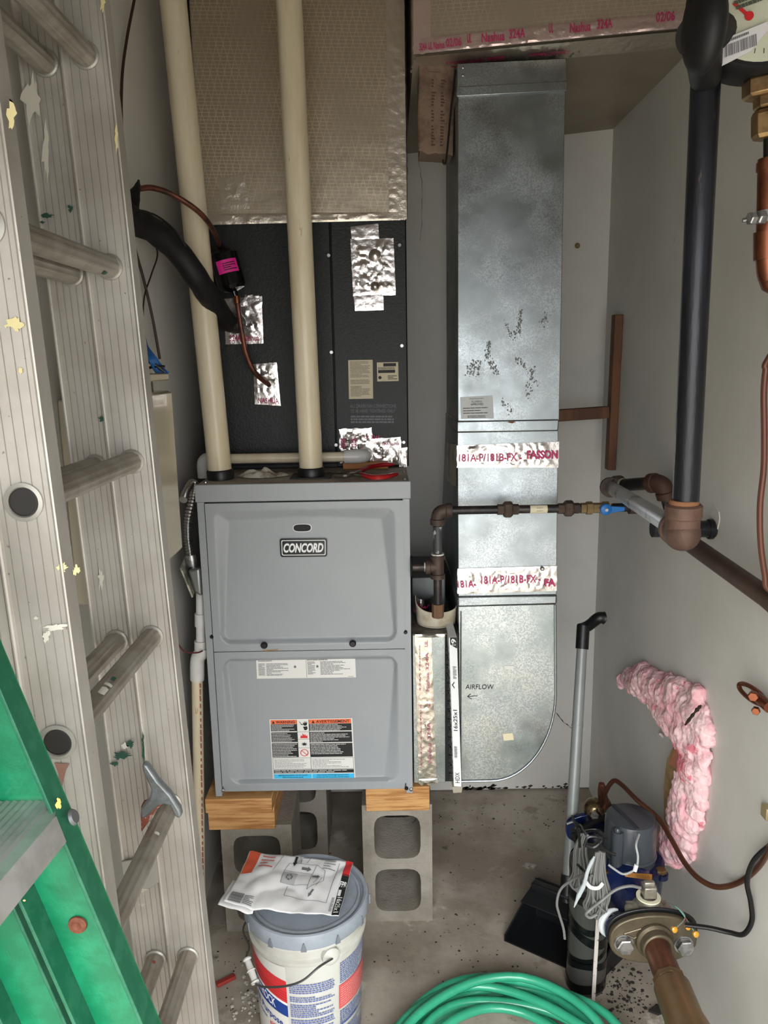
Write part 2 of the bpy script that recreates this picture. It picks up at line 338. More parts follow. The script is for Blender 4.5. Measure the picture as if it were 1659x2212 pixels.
def rrect(f, u0, v0, u1, v1, ru, rv, h, th, b):
    pts = []
    for cu, cv, a0 in ((u1-ru, v0+rv, -90), (u1-ru, v1-rv, 0), (u0+ru, v1-rv, 90), (u0+ru, v0+rv, 180)):
        for k in range(5): a = R(a0+k*22.5); pts.append(f(cu+math.cos(a)*ru, cv+math.sin(a)*rv, h))
    n = f(.5, .5, 1)-f(.5, .5, 0); return b.prism(pts, n.normalized()*th)
npl = rrect(f, 0, 0, 1, 1, .05, .12, 0, .0025, B()).make('nameplate', M('black_gloss', (22, 23, 24), .25), d1, smooth=0)
WINK = M('white_ink', (225, 226, 224), .5)
b = rrect(f, .035, .09, .965, .91, .03, .08, .0026, .0003, B()); b.make('nameplate_border', WINK, npl, smooth=0)
b = rrect(f, .05, .13, .95, .87, .028, .07, .003, .0002, B()); b.make('nameplate_field', MC['black_gloss'], npl, smooth=0)
text('CONCORD', f, (.075, .25, .92, .76), WINK, npl, bold=.04, shear=.25, h=.0035)
for x, y in ((571, 1393), (762, 1389)):
    b = B(); b.lathe([(.0088, 0), (.0088, .006), (.006, .009)], P(x, y, YF-.004), (0, -1, 0), 20); b.make('knob', BLACKP, d1)
for x, y, r in ((458, 1375, .005), (876, 1365, .005), (878, 1702, .005)):
    b = B(); b.lathe([(r, 0), (r, .004), (r*.5, .007)], P(x, y, YF), (0, -1, 0), 12); b.make('screw', BLACKP, furn)
for x, y in ((482, 1707), (888, 1705), (874, 1036), (873, 1020), (444, 1043)):
    q = P(x, y, YF-.001) if y > 1500 else F(x, y, fz1); b = B(); b.lathe([(.005, 0), (.0045, .003), (.002, .004)], q, (0, -1, 0) if y > 1500 else (0, 0, 1), 10); b.make('screw', SILVER, furn)
b = B(); q = P(585, 1404, YF-.0045); b.prism([q+V(-.022, 0, 0), q+V(.02, 0, .002), q+V(.018, 0, -.001), q+V(-.018, 0, -.003)], (0, -.0004, 0)); b.make('rust_streak', M('rust_stain', (150, 118, 84), .8), d1, smooth=0)
# instruction label
f = fl([(553, 1421), (767, 1416), (555, 1466), (769, 1463)])
lb = plate(f, 'instruction_label', PAPER, d2, .0004)
G1 = M('grey_ink', (112, 112, 112), .6)
b = B(); rect(f, .502, .08, .506, .98, .0006, b); fine(f, (.02, .12, .18, .2), 1, None, None, b=b, h=.0006)
fine(f, (.02, .27, .09, .86), 11, None, None, b=b, h=.0006, left=.9, word=(.3, .6)); fine(f, (.10, .27, .36, .88), 11, None, None, b=b, h=.0006, left=.55, seed=5, word=(.05, .15))
fine(f, (.515, .12, .75, .2), 1, None, None, b=b, h=.0006); fine(f, (.515, .22, .60, .84), 11, None, None, b=b, h=.0006, word=(.3, .6)); fine(f, (.645, .22, .97, .86), 11, None, None, b=b, h=.0006, left=.6, seed=8, word=(.05, .15)); fine(f, (.92, .93, .985, .97), 1, None, None, b=b, h=.0006, word=(.2, .4))
for u in (.39, .615): b.prism([f(u+.013*math.cos(a), .46+.062*math.sin(a), .0006) for a in [i*.45 for i in range(14)]], (0, -.0001, 0))
b.make('fine_print', G1, lb, smooth=0, kind='stuff')
# warning label
f = fl([(582, 1554), (761, 1551), (590, 1690), (768, 1688)])
wl_ = plate(f, 'warning_label', PAPER, d2, .0004)
OR = M('orange_ink', (226, 104, 58), .5); BL = M('blue_ink', (52, 176, 222), .5); RED = M('red_ink', (204, 40, 44), .5)
b = B(); [rect(f, *r, .0006, b) for r in ((.012, .012, .325, .075), (.475, .012, .985, .075))]; b.make('warning_banner', OR, wl_, smooth=0)
b = B(); [rect(f, *r, .0006, b) for r in ((.012, .078, .325, .19), (.012, .205, .325, .36), (.012, .375, .33, .60), (.475, .078, .985, .19), (.475, .205, .985, .37), (.475, .385, .985, .60), (.02, .80, .985, .855), (.325, .012, .33, .6), (.47, .012, .475, .6), (.015, .61, .985, .614), (.015, .785, .985, .79), (.47, .61, .475, .785), (.012, .61, .016, .99), (.984, .61, .988, .99), (.33, .20, .47, .204), (.33, .315, .47, .319), (.33, .45, .47, .454))]; b.make('black_field', M('black_print', (26, 26, 28), .5), wl_, smooth=0)
b = B(); [rect(f, *r, .0006, b) for r in ((.02, .868, .473, .94), (.48, .868, .983, .94), (.02, .95, .473, .985), (.48, .95, .983, .985))]; b.make('blue_field', BL, wl_, smooth=0)
b = B()
for i, (r, n) in enumerate((((.02, .082, .31, .188), 5), ((.02, .212, .31, .355), 6), ((.02, .38, .32, .598), 9), ((.482, .082, .97, .188), 5), ((.482, .212, .98, .365), 7), ((.482, .39, .98, .56), 7), ((.03, .803, .98, .85), 2))): fine(f, r, n, None, None, b=b, h=.0009, seed=i, left=.6, fill=.42, word=(.03, .12))
b.make('fine_print', M('pale_ink', (196, 196, 194), .6), wl_, smooth=0, kind='stuff')
b = B(); fine(f, (.03, .63, .44, .77), 7, None, None, b=b, h=.0007, fill=.35); fine(f, (.49, .63, .97, .77), 7, None, None, b=b, h=.0007, fill=.35, left=.7, seed=9); b.make('small_print', G1, wl_, smooth=0, kind='stuff')
text('WARNING', f, (.075, .022, .305, .066), INK, wl_, bold=.02); text('AVERTISSEMENT', f, (.56, .022, .965, .066), INK, wl_, bold=.02)
b = B(); [b.add([f(u, .02, .0008), f(u-.018, .068, .0008), f(u+.018, .068, .0008)], [(0, 1, 2)]) for u in (.045, .525)]; b.make('warning_triangle', INK, wl_, smooth=0)
text('Lighting instructions may be located', f, (.07, .875, .42, .902), INK, wl_, bold=.01); text('behind heat access panel', f, (.12, .908, .37, .935), INK, wl_, bold=.01)
text("Instructions d'éclairage peuvent être", f, (.54, .875, .92, .902), INK, wl_, bold=.01); text("situées derrière le panneau d'accès chaleur", f, (.53, .908, .93, .935), INK, wl_, bold=.01)
text('No Household', f, (.17, .957, .32, .98), INK, wl_, bold=.01); text('Pas de Poignée', f, (.65, .957, .82, .98), INK, wl_, bold=.01)
b = B()   # pictograms: hand and shock, burst
b.add([f(*p, .0008) for p in ((.35, .03), (.375, .055), (.372, .07), (.40, .085), (.395, .1), (.37, .08), (.368, .062))], [tuple(range(7))])
b.add([f(*p, .0008) for p in ((.405, .05), (.415, .07), (.42, .03), (.43, .065), (.438, .025), (.443, .065), (.455, .04), (.45, .085), (.44, .105), (.415, .105), (.40, .085))], [tuple(range(11))])
b.add([f(*p, .0008) for p in ((.40, .12), (.45, .115), (.455, .15), (.44, .175), (.415, .175))], [tuple(range(5))])
n = 18; b.add([f(.405+(.05 if i % 2 == 0 else .022)*math.cos(math.pi*i/n*2-1.5)*.9, .395+(.045 if i % 2 == 0 else .018)*math.sin(math.pi*i/n*2-1.5)*.8, .0008) for i in range(n)], [tuple(range(n))]); b.make('pictogram', INK, wl_, smooth=0)
b = B(); b.add([f(*p, .0008) for p in ((.36, .30), (.37, .25), (.385, .27), (.39, .22), (.41, .26), (.42, .23), (.43, .27), (.445, .25), (.45, .30))], [tuple(range(9))])
for i in range(20):
    a0, a1 = 2*math.pi*i/20, 2*math.pi*(i+1)/20; b.add([f(.4+.05*math.cos(a0), .53+.055*math.sin(a0), .0008), f(.4+.05*math.cos(a1), .53+.055*math.sin(a1), .0008), f(.4+.04*math.cos(a1), .53+.045*math.sin(a1), .0008), f(.4+.04*math.cos(a0), .53+.045*math.sin(a0), .0008)], [(0, 1, 2, 3)])
b.add([f(.36, .495, .0008), f(.368, .49, .0008), f(.44, .57, .0008), f(.432, .575, .0008)], [(0, 1, 2, 3)]); b.make('red_pictogram', RED, wl_, smooth=0)

# ================================================================ cooling coil cabinet
YC = 2.13
BLK = M('black_textured_sheet', (16, 18, 19), .5, 0, bump=(170, .5, 'n', .002), var=(5, (13, 16, 17), .4, .6))
cx0, cx1, cz1 = fx0+.002, P(880, 700, YC).x, P(665, 471, YC).z; czb = fz1+.001
coil = thing('coil_cabinet', 'black textured metal cooling coil cabinet on top of the grey furnace', 'coil cabinet', ((cx0+cx1)/2, YC+.22, czb))
b = B(); b.box((cx0, YC+.012, czb), (cx1, YC+.42, cz1)); b.make('case', BLK, coil, bev=.002)
xs = P(719, 700, YC).x
b = B(); b.box((cx0+.004, YC, czb+.012), (xs-.0015, YC+.012, cz1-.004)); b.make('access_panel', BLK, coil, bev=.002)
b = B(); b.box((xs+.0015, YC-.002, czb+.004), (cx1-.002, YC+.012, cz1-.004)); RP = b.make('drain_panel', BLK, coil, bev=.002)
for x, y in ((707, 473), (710, 552), (716, 761), (726, 961), (862, 469), (863, 530), (868, 747), (872, 955), (874, 1006)):
    b = B(); b.hexnut(P(x, y, YC-.002), (0, -1, 0), .0055, .005); b.make('screw', SILVER, coil)
YP = YC-.003
f = fpx([(752, 778), (805, 777), (754, 862), (806, 861)], YP); l1 = plate(f, 'notice_label', M('old_paper', (188, 178, 152), .6), RP, .0004)
b = B(); fine(f, (.08, .03, .92, .45), 12, None, None, b=b, h=.0006, fill=.45); fine(f, (.08, .5, .92, .62), 4, None, None, b=b, h=.0006, seed=3); fine(f, (.08, .66, .92, .94), 8, None, None, b=b, h=.0006, seed=4); b.make('fine_print', M('faded_ink', (104, 98, 84), .6), l1, smooth=0, kind='stuff')
f = fpx([(814, 783), (860, 782), (815, 824), (861, 823)], YP); l1 = plate(f, 'rating_label', MC['old_paper'], RP, .0004)
b = B(); rect(f, .3, .05, .9, .22, .0007, b); rect(f, .05, .40, .85, .56, .0007, b); fine(f, (.05, .25, .95, .38), 2, None, None, b=b, h=.0007); b.prism([f(.13+.08*math.cos(a), .8+.09*math.sin(a), .0006) for a in [i*.6 for i in range(11)]], (0, -.0001, 0)); fine(f, (.5, .68, .95, .92), 3, None, None, b=b, h=.0007, seed=5); b.make('print', INK, l1, smooth=0)
BK2 = M('embossed_black', (20, 22, 23), .35)
f = fpx([(754, 870), (855, 870), (756, 916), (857, 916)], YP)
text('ALL DRAIN PAN CONNECTIONS', f, (.02, .06, 1, .24), BK2, RP, bold=.02); text('TO BE HAND TIGHTENED ONLY', f, (.02, .30, .98, .46), BK2, RP, bold=.02)
fine(f, (.02, .58, 1, .97), 3, BK2, RP, name='embossed_lines', fill=.7, left=.9, h=.001, word=(.05, .14))
# foil patches on the coil cabinet
def patch(pts, name='foil_patch', par=coil, Y=YP, **k):
    return foil(fpx(pts, Y), name, par, **k)
patch([(757, 490), (817, 483), (760, 520), (819, 516)], seed=1, nu=12, nv=8)
pt = patch([(757, 516), (850, 515), (763, 640), (855, 638)], seed=2, nu=26, nv=34, amp=.005)
patch([(764, 636), (828, 636), (767, 672), (829, 670)], seed=3, nu=14, nv=8)
for x, y, r in ((810, 552, .014), (810, 619, .011)):
    b = B(); b.lathe([(r*1.25, 0), (r, .010), (r*.55, .014), (.001, .016)], P(x, y, YP-.002), (0, -1, 0), 16); b.make('foil_bump', FOIL, pt)
pt = patch([(484, 645), (566, 640), (488, 744), (569, 742)], seed=4, nu=22, nv=26, amp=.005); patch([(529, 636), (560, 637), (529, 650), (561, 650)], seed=5, nu=8, nv=5)
f = fpx([(488, 722), (566, 720), (488, 742), (568, 740)], YP-.006); text('324A Nashua', f, (.1, .1, .9, .8), PINK, pt, bold=.01)
patch([(547, 786), (598, 783), (551, 873), (607, 877)], seed=6, nu=14, nv=24, amp=.005)
f = fpx([(552, 858), (604, 858), (552, 874), (606, 876)], YP-.006); text('NASHUA', f, (.1, .1, .95, .8), PINK, pt, bold=.01)
pt = patch([(733, 926), (803, 924), (735, 1000), (806, 1000)], seed=7, nu=22, nv=22, amp=.006, rag=.03); patch([(800, 948), (866, 944), (803, 1003), (868, 1003)], seed=8, nu=20, nv=16, amp=.006, rag=.03); patch([(864, 968), (880, 966), (862, 1008), (879, 1008)], seed=9, nu=6, nv=12)
f = fpx([(735, 940), (866, 938), (736, 996), (868, 994)], YP-.0085)
text('02/06', f, (.0, .12, .08, .5), PINK, pt, rot=90, bold=.02); text('02/06', f, (.18, .12, .26, .5), PINK, pt, rot=90, bold=.02); text('UL 324A', f, (.40, .02, .66, .16), PINK, pt, bold=.01); text('324A Nashua', f, (.68, .3, .97, .42), PINK, pt, bold=.01)
# ================================================================ supply plenum wrapped in foil
def scrim(name, col, dens=70, rough=.3, aniso=(1, 1, 1), bumps=.5, hi=1.3):
    """foil facing over a woven scrim: three thread directions raised under metal foil, glints painted lighter"""
    m = bpy.data.materials.new(name); m.use_nodes = True; MC[name] = m; t = m.node_tree; N = t.nodes; L = t.links; b = N['Principled BSDF']
    b.inputs['Base Color'].default_value = lin(col); b.inputs['Metallic'].default_value = .84; b.inputs['Roughness'].default_value = rough
    co = N.new('ShaderNodeTexCoord'); sp = N.new('ShaderNodeSeparateXYZ'); L.new(co.outputs['Object'], sp.inputs[0])
    def mth(op, a, c=None):
        n = N.new('ShaderNodeMath'); n.operation = op
        for i, k in enumerate((a, c)):
            if k is None: continue
            if isinstance(k, (int, float)): n.inputs[i].default_value = k
            else: L.new(k, n.inputs[i])
        return n.outputs[0]
    def line(cx, cz, d, w):
        s_ = mth('ADD', mth('MULTIPLY', sp.outputs[0], cx*d), mth('MULTIPLY', sp.outputs[2], cz*d)); fr = mth('FRACT', s_); return mth('LESS_THAN', fr, w)
    a = mth('MAXIMUM', line(.03, 1, dens, .2), mth('MAXIMUM', line(.96, .27, dens*.5, .09), line(.96, -.27, dens*.5, .09)))
    nn = N.new('ShaderNodeTexNoise'); nn.inputs['Scale'].default_value = 26; nn.inputs['Detail'].default_value = 4; L.new(co.outputs['Object'], nn.inputs['Vector'])
    ht = mth('ADD', a, mth('MULTIPLY', nn.outputs[0], 1.6)); bp = N.new('ShaderNodeBump'); bp.inputs['Strength'].default_value = bumps; bp.inputs['Distance'].default_value = .0016; L.new(ht, bp.inputs['Height']); L.new(bp.outputs[0], b.inputs['Normal'])
    mx = N.new('ShaderNodeMix'); mx.data_type = 'RGBA'; mx.inputs[6].default_value = lin(col); mx.inputs[7].default_value = lin([min(255, k*hi) for k in col]); n2 = N.new('ShaderNodeTexNoise'); n2.inputs['Scale'].default_value = 7; L.new(co.outputs['Object'], n2.inputs['Vector']); L.new(mth('MULTIPLY', a, mth('ADD', mth('MULTIPLY', n2.outputs[0], 2.2), -.55)), mx.inputs[0]); L.new(mx.outputs[2], b.inputs['Base Color'])  # threads lightened in patches, putting glints into the base colour
    return m
SCR = scrim('foil_scrim_facing', (196, 184, 164), 115, .34, bumps=.5, hi=1.24); SCR2 = scrim('foil_scrim_overhead', (204, 192, 176), 120, .36, bumps=.4, hi=1.14)
py0, pzb = YC-.012, P(665, 474, YC).z
plen = thing('supply_plenum', 'tall foil-faced insulated plenum box above the black coil cabinet', 'plenum', ((cx0+cx1)/2, YC+.2, pzb))
b = B(); b.box((cx0-.004, py0, pzb+.001), (cx1-.002, YC+.42, ZC)); b.make('insulation_board', SCR, plen, bev=.006, seg=3)
f = frame(V(cx1-.045, py0, ZC), V(cx1+.001, py0, ZC), V(cx1-.045, py0, pzb), V(cx1+.001, py0, pzb))
FOILW = M('aged_foil', (204, 194, 178), .32, .8, bump=(70, .35, 'n', .004))
for i in range(5):
    v0, v1 = i*.2, i*.2+.205
    ff = lambda u, v, h=0, v0=v0, v1=v1: f(u, v0+(v1-v0)*v, h)
    foil(ff, 'corner_tape', plen, nu=8, nv=30, amp=.0025, rag=.02, seed=20+i, mat=FOILW, base=.0012)
f = frame(V(cx1+.001, py0-.001, ZC), V(cx1+.001, py0+.04, ZC), V(cx1+.001, py0-.001, pzb), V(cx1+.001, py0+.04, pzb)); foil(f, 'side_tape', plen, nu=5, nv=60, amp=.004, seed=30, mat=FOILW)
f = frame(V(cx0-.004, py0, pzb+.015), V(cx1-.002, py0, pzb+.012), V(cx0, py0, pzb-.012), V(cx1-.002, py0, pzb-.008)); foil(f, 'bottom_tape', plen, nu=60, nv=5, amp=.004, seed=31, mat=FOILW, rag=.004)
f = fpx([(470, 385), (528, 376), (478, 455), (540, 452)], py0); foil(f, 'square_patch', plen, nu=14, nv=14, amp=.002, seed=33, mat=FOILW)
# ================================================================ PVC vent pipes
def vent(top, bot, Yt, Yb, label, flange):
    a, c2 = P(*bot, Yb), P(*top, Yt); d = (c2-a).normalized(); a.z = fz1; c2 = a+d*((ZC-.002-a.z)/d.z)
    t = thing('vent_pipe', label, 'pipe', a); b = B(); b.tube([a+d*.012, a+d*.4, c2], .0302, 28); b.make('pipe', PVC, t)
    b = B(); b.lathe([(.0345, .001), (.0345, .022), (.032, .026)], a, d, 28); b.make('rubber_coupling', BLACKP, t)
    if flange: b = B(); b.box(a+V(-.052, -.042, .0005), a+V(.052, .05, .004)); b.make('flange_plate', BLACKP, t, bev=.001)
    return t
vent((374, 0), (477, 1036), 1.93, 1.962, 'left cream PVC vent pipe rising from the furnace, crossed by the black hose', 0)
vent((624, 0), (673, 1031), 1.95, 1.975, 'right cream PVC vent pipe rising from a black flange on the furnace', 1)
# ================================================================ condensate pipe
t = thing('condensate_drain_pipe', 'narrow PVC drain pipe running behind the vent pipes to an elbow at the black cabinet', 'pipe', V(fx0+.06, 2.06, fz1))
Yh = 2.065; a = P(780, 986, Yh); c2 = P(440, 992, Yh)
b = B(); b.tube([a+V(-.01, 0, 0), c2+V(.02, 0, 0)], .0135, 20); b.make('horizontal_pipe', PVC, t)
b = B(); b.tube(spl([a+V(-.045, 0, 0), a+V(-.01, 0, 0), a+V(.006, .010, 0), a+V(.010, .03, 0), a+V(.010, YC-Yh-.008, 0)], 5), .0185, 20); b.make('elbow', PVCW, t)
b = B(); b.lathe([(.020, 0), (.020, .012)], a+V(.010, YC-Yh-.014, 0), (0, 1, 0), 20); b.make('collar', PVC, t)
b = B(); b.tube(spl([c2+V(.03, 0, 0), c2+V(.012, 0, 0), c2+V(0, 0, -.012), c2+V(0, 0, -.05)], 5), .0185, 20); b.make('elbow', PVCW, t)
b = B(); b.tube([c2+V(0, 0, -.045), V(c2.x, c2.y, fz1+.001)], .0135, 20); b.make('drop_pipe', PVCW, t)
# lower drain beside the furnace
Yl = 1.90; q = [P(438, 1290, Yl), P(434, 1345, Yl), P(433, 1400, Yl), P(443, 1412, Yl)]
xw = fx0-.03; t = thing('lower_drain_pipe', 'white PVC drain pipe with red print running down left of the furnace', 'pipe', V(xw, Yl, 0))
e = P(425, 1425, Yl); top = P(434, 1250, Yl); mid = P(434, 1392, Yl); 
b = B(); b.tube([top, mid], .0125, 16); b.make('upper_pipe', PVCW, t)
for y0, y1, r in ((1325, 1352, .016), (1384, 1402, .017)):
    b = B(); b.tube([P(434, y0, Yl), P(434, y1, Yl)], r, 16); b.make('coupling', PVCW, t)
b = B(); b.tube(spl([P(440, 1398, Yl), P(436, 1410, Yl), P(427, 1424, Yl), P(426, 1468, Yl)], 6), .0185, 20); b.make('elbow', PVCW, t)
fl_ = P(426, 1466, Yl); bt_ = P(431, 1800, Yl); bt_ = fl_+(bt_-fl_)*((.002-fl_.z)/(bt_.z-fl_.z)); b = B(); b.tube([fl_, bt_], .0145, 20); pp_ = b.make('down_pipe', PVC, t)
b = B()
for i in range(36):
    z = fl_.z-.02-i*.019; xo = (bt_.x-fl_.x)*(z-fl_.z)/(bt_.z-fl_.z); b.box((xo+fl_.x+.0095, Yl-.0135, z), (xo+fl_.x+.0125, Yl-.0112, z+.011+.004*math.sin(i)))
b.make('printed_line', M('red_brown_ink', (150, 84, 76), .6), pp_, smooth=0, kind='stuff')
b = B(); c3 = P(438, 1356, Yl-.005); b.tube([c3+V(-.012*math.cos(a), 0, .014*math.sin(a)) for a in [i*.32-1.6 for i in range(11)]], .003, 8); b.make('ring_clip', PVCW, t)

# ================================================================ refrigerant lines
HOSE = M('black_foam', (12, 13, 14), .6, bump=(40, .2))
pts = [P(266, 460, 1.66), P(290, 478, 1.70), P(335, 500, 1.76), P(385, 545, 1.82), P(425, 600, 1.86), P(458, 650, 1.94), P(487, 690, 2.03), P(512, 700, 2.13)]
b = B(); q = spl(pts, 7); b.tube(q, [.0275*(1+.07*nz(p, 30, 2)) if i < 40 else .026 for i, p in enumerate(q)], 18); o = b.make('insulated_suction_line', HOSE, label='thick black foam-insulated refrigerant hose curving in front of the left vent pipe', cat='hose')
b = B(); q2 = [P(292, 455, 1.655), P(330, 462, 1.69), P(372, 492, 1.755), P(400, 532, 1.79)]; b.tube(spl(q2, 6), [.004, .006, .008, .007, .005, .003]+[.004]*13, 6, flat=.4); b.make('torn_flap', HOSE, o)
b = B(); b.tube(spl([P(280, 470, 1.68), P(284, 430, 1.72), P(296, 405, 1.74), P(300, 388, 1.74)], 5), [.018]*6+[.016, .014, .012, .010, .008, .007, .006, .004, .003, .002], 10, flat=.35); b.make('torn_end', HOSE, o)
pts = [P(298, 408, 1.745), P(330, 406, 1.77), P(372, 420, 1.80), P(420, 450, 1.83), P(448, 478, 1.87), P(466, 508, 1.955), P(473, 528, 2.0)]
t = thing('liquid_line', 'thin copper refrigerant line with filter drier ending at a foil patch on the black cabinet', 'copper pipe', pts[0])
DC = M('dull_copper', (112, 66, 50), .42, .6, var=(20, (74, 50, 44), .4, .6))
b = B(); b.tube(spl(pts, 7), .0062, 10); b.make('upper_tube', DC, t)
a, c2 = P(478, 538, 2.03), P(505, 630, 2.03); ax = (c2-a).normalized(); L_ = (c2-a).length
b = B(); b.lathe([(.008, -.012), (.010, 0), (.030, .006), (.036, .014), (.036, L_-.014), (.030, L_-.006), (.010, L_), (.008, L_+.012)], a, ax, 26); dr = b.make('filter_drier', M('black_enamel', (12, 12, 13), .18), t)
b = B(); n = 14; x_, y_, z_ = basis(ax)
def cyl(u, v, h=0, a=a, ax=ax, L_=L_):
    d = Vector((math.sin((u-.5)*1.55+.25), -math.cos((u-.5)*1.55+.25), 0)); d = (d-ax*d.dot(ax)).normalized(); return a+ax*(L_*(.30+.30*v))+d*(.0366+h)
b.grid(lambda u, v: cyl(u, v), 12, 2); lb = b.make('pink_label', M('pink_sticker', (214, 40, 138), .4), dr)
fine(cyl, (.3, .2, .95, .85), 4, INK, lb, h=.0006)
pts = [P(511, 640, 2.04), P(515, 672, 2.04), P(522, 715, 2.05), P(532, 765, 2.06), P(551, 805, 2.08), P(583, 833, 2.13)]
b = B(); b.tube(spl(pts, 7), .0068, 10); b.make('lower_tube', DC, t)
b = B(); b.lathe([(.009, 0), (.009, .018), (.0068, .02)], P(511, 640, 2.04), (.05, 0, -1), 12); b.make('flare_nut', COPPER, t)
# ================================================================ left wall: thin cables, wall cabinet, blue cables
CAB = M('dark_brown_cable', (52, 34, 30), .5)
for nm, pts, r, lab in (('thermostat_cable', [W(290, 0, XL+.02), W(273, 90, XL+.01), W(263, 180, XL+.01), W(264, 300, XL+.01), W(276, 420, XL+.01), W(288, 520, XL+.02), W(312, 610, XL+.02), W(330, 690, XL+.02), W(345, 775, XL+.02)], .0034, 'long thin brown cable running down the left wall beside the ladder'),
                        ('ground_wire', [W(297, 452, XL+.03), W(318, 500, XL+.02), W(340, 545, XL+.02), W(328, 590, XL+.02), (W(312, 640, XL+.02)), W(308, 700, XL+.02)], .002, 'short thin kinked brown wire on the left wall below the black hose')):
    b = B(); b.tube(spl(pts, 6), r, 8); b.make(nm, CAB, label=lab, cat='cable')
BEIGE = M('beige_enamel', (196, 186, 162), .22, 0, coat=.3)
t0 = P(372, 843, 1.74); xc = t0.x; zt = t0.z; zb = P(402, 1186, 1.74).z
t = thing('wall_cabinet', 'glossy beige metal cabinet hung on the left wall behind the ladder', 'cabinet', V(XL, 1.56, zb))
b = B(); b.box((XL, 1.32, zb), (xc-.006, 1.74, zt)); b.make('body', BEIGE, t, bev=.004)
b = B(); b.box((xc-.006, 1.325, zb+.003), (xc, 1.736, zt-.003)); dr = b.make('cover', BEIGE, t, bev=.003)
q = P(372, 805, 1.74); b = B(); b.box((XL, 1.34, zt+.022), (xc-.003, 1.73, q.z)); b.make('raised_cap', BEIGE, t, bev=.003)
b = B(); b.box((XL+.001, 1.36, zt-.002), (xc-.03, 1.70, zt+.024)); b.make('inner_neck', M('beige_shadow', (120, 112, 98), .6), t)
BLUE = M('blue_cable', (38, 104, 176), .4)
for i in range(5):
    b = B(); b.tube(spl([W(314, 733+3*i, XL+.012+.004*i), P(320+3*i, 768, 1.70+.006*i), P(332+5*i, 795, 1.70+.008*i), P(340+6*i, 806, 1.70+.009*i)], 6), .003, 7)
    b.make('network_cable', BLUE, label='blue network cables bundled over the top of the beige wall cabinet', cat='cable', group='blue cables at the wall cabinet')
b = B(); q = P(338, 790, 1.715)
for dx in (-1, 1): b.tube([q+V(-.016, 0, .006*dx+.002), q+V(0, -.01, .002*dx), q+V(.018, 0, -.006*dx-.008)], .0032, 6)
b.make('cable_tie', BLACKP, label='black cable ties around the blue cables above the wall cabinet', cat='cable tie')
# flexible conduit and switch box on the furnace's left side
t = thing('switch_box', 'galvanised switch box with flexible conduit and tilted cover plate on the furnace left side', 'junction box', P(412, 1240, 1.93))
b = B(); q = spl([P(421, 1045, 1.98), P(417, 1075, 1.95), P(407, 1120, 1.92), P(406, 1160, 1.905), P(411, 1200, 1.90)], 26); b.tube(q, [.0095+.0018*math.cos(i*1.5708) for i in range(len(q))], 12); b.make('flexible_conduit', M('conduit_steel', (176, 176, 174), .28, 1), t)
b = B(); q = spl([P(421, 1045, 1.985), P(413, 1044, 1.97), P(402, 1062, 1.93), P(396, 1080, 1.90)], 16); b.tube(q, [.0085+.0018*math.cos(i*1.5708) for i in range(len(q))], 12); b.make('flexible_conduit', MC['conduit_steel'], t)
b = B(); b.tube([P(412, 1198, 1.90), P(416, 1222, 1.90)], .014, 14); b.make('connector', SILVER, t)
b = B(); x1 = fx0-.001; z1, z0 = P(420, 1218, 1.9).z, P(430, 1280, 1.9).z
b.hexa([(x1-.032, 1.86, z1-.006), (x1, 1.86, z1), (x1, 1.95, z1), (x1-.032, 1.95, z1-.006), (x1-.018, 1.86, z0+.01), (x1, 1.86, z0), (x1, 1.95, z0), (x1-.018, 1.95, z0+.01)]); b.make('box', M('cast_metal', (128, 130, 130), .35, .8), t, bev=.007, rec=True, seg=3)
a, c2, d_ = P(388, 1228, 1.86), P(402, 1195, 1.95), P(414, 1292, 1.86); b = B(); n_ = V(.004, 0, .002); e_ = d_+(c2-a)
b.hexa([a, c2, e_, d_, a+n_, c2+n_, e_+n_, d_+n_]); cp = b.make('cover_plate', M('worn_ivory', (186, 184, 168), .5, .2, var=(30, (120, 122, 112), .4, .55)), t, bev=.001, rec=True)
b = B(); b.tube(spl([P(385, 1392, 1.80), P(400, 1408, 1.82), P(425, 1410, 1.85), P(440, 1405, 1.89)], 6), .002, 6); b.make('red_wire', M('dark_red', (92, 36, 36), .5), label='thin dark red wire between the ladder and the drain elbow', cat='wire')

# ================================================================ things on the furnace top
CLO = M('glove_leather', (202, 196, 184), .8, var=(40, (150, 140, 122), .45, .6), bump=(120, .3))
b = B(); c0 = F(566, 1030, fz1); 
def heap(u, v):
    a = 2*math.pi*u; r = v; x = math.cos(a)*r*.066*(1+.15*math.sin(3*a)); y = math.sin(a)*r*.035
    return c0+V(x, y, .002+max(0, (1-r*r))*.016*(1+.9*nz((x*40, y*60, 0), 1))+.004*abs(nz((x, y, 1), 80))*(1-r))
b.grid(heap, 36, 9); b.make('work_glove', CLO, smooth=25, label='crumpled pale work glove lying on the furnace top between the vent pipes', cat='glove', base=c0)
t = thing('pliers', 'red-handled pliers lying open on the furnace top at the right', 'pliers', F(800, 1026, fz1))
RG = M('red_grip', (150, 22, 26), .3)
def ft(x, y, dz=.012): return F(x, y, fz1+dz)
b = B(); b.tube(spl([ft(778, 1017), ft(798, 1009, .014), ft(825, 1004, .016), ft(852, 1003, .016)], 6), [.0062]*15+[.006, .005, .004, .003], 10); b.make('grip', RG, t)
b = B(); b.tube(spl([ft(778, 1025), ft(805, 1031), ft(832, 1030), ft(858, 1024)], 6), [.0062]*15+[.006, .006, .005, .004], 10); b.make('grip', RG, t)
b = B(); b.tube(spl([ft(782, 1016), ft(765, 1022), ft(748, 1028), ft(722, 1028, .008)], 6), [.004]*8+[.006]*6+[.005]*5, 8); b.tube(spl([ft(782, 1027), ft(760, 1025), ft(745, 1021), ft(720, 1022, .008)], 6), [.004]*8+[.006]*6+[.005]*5, 8); b.make('jaws', M('dull_steel', (130, 126, 118), .35, .9), t)
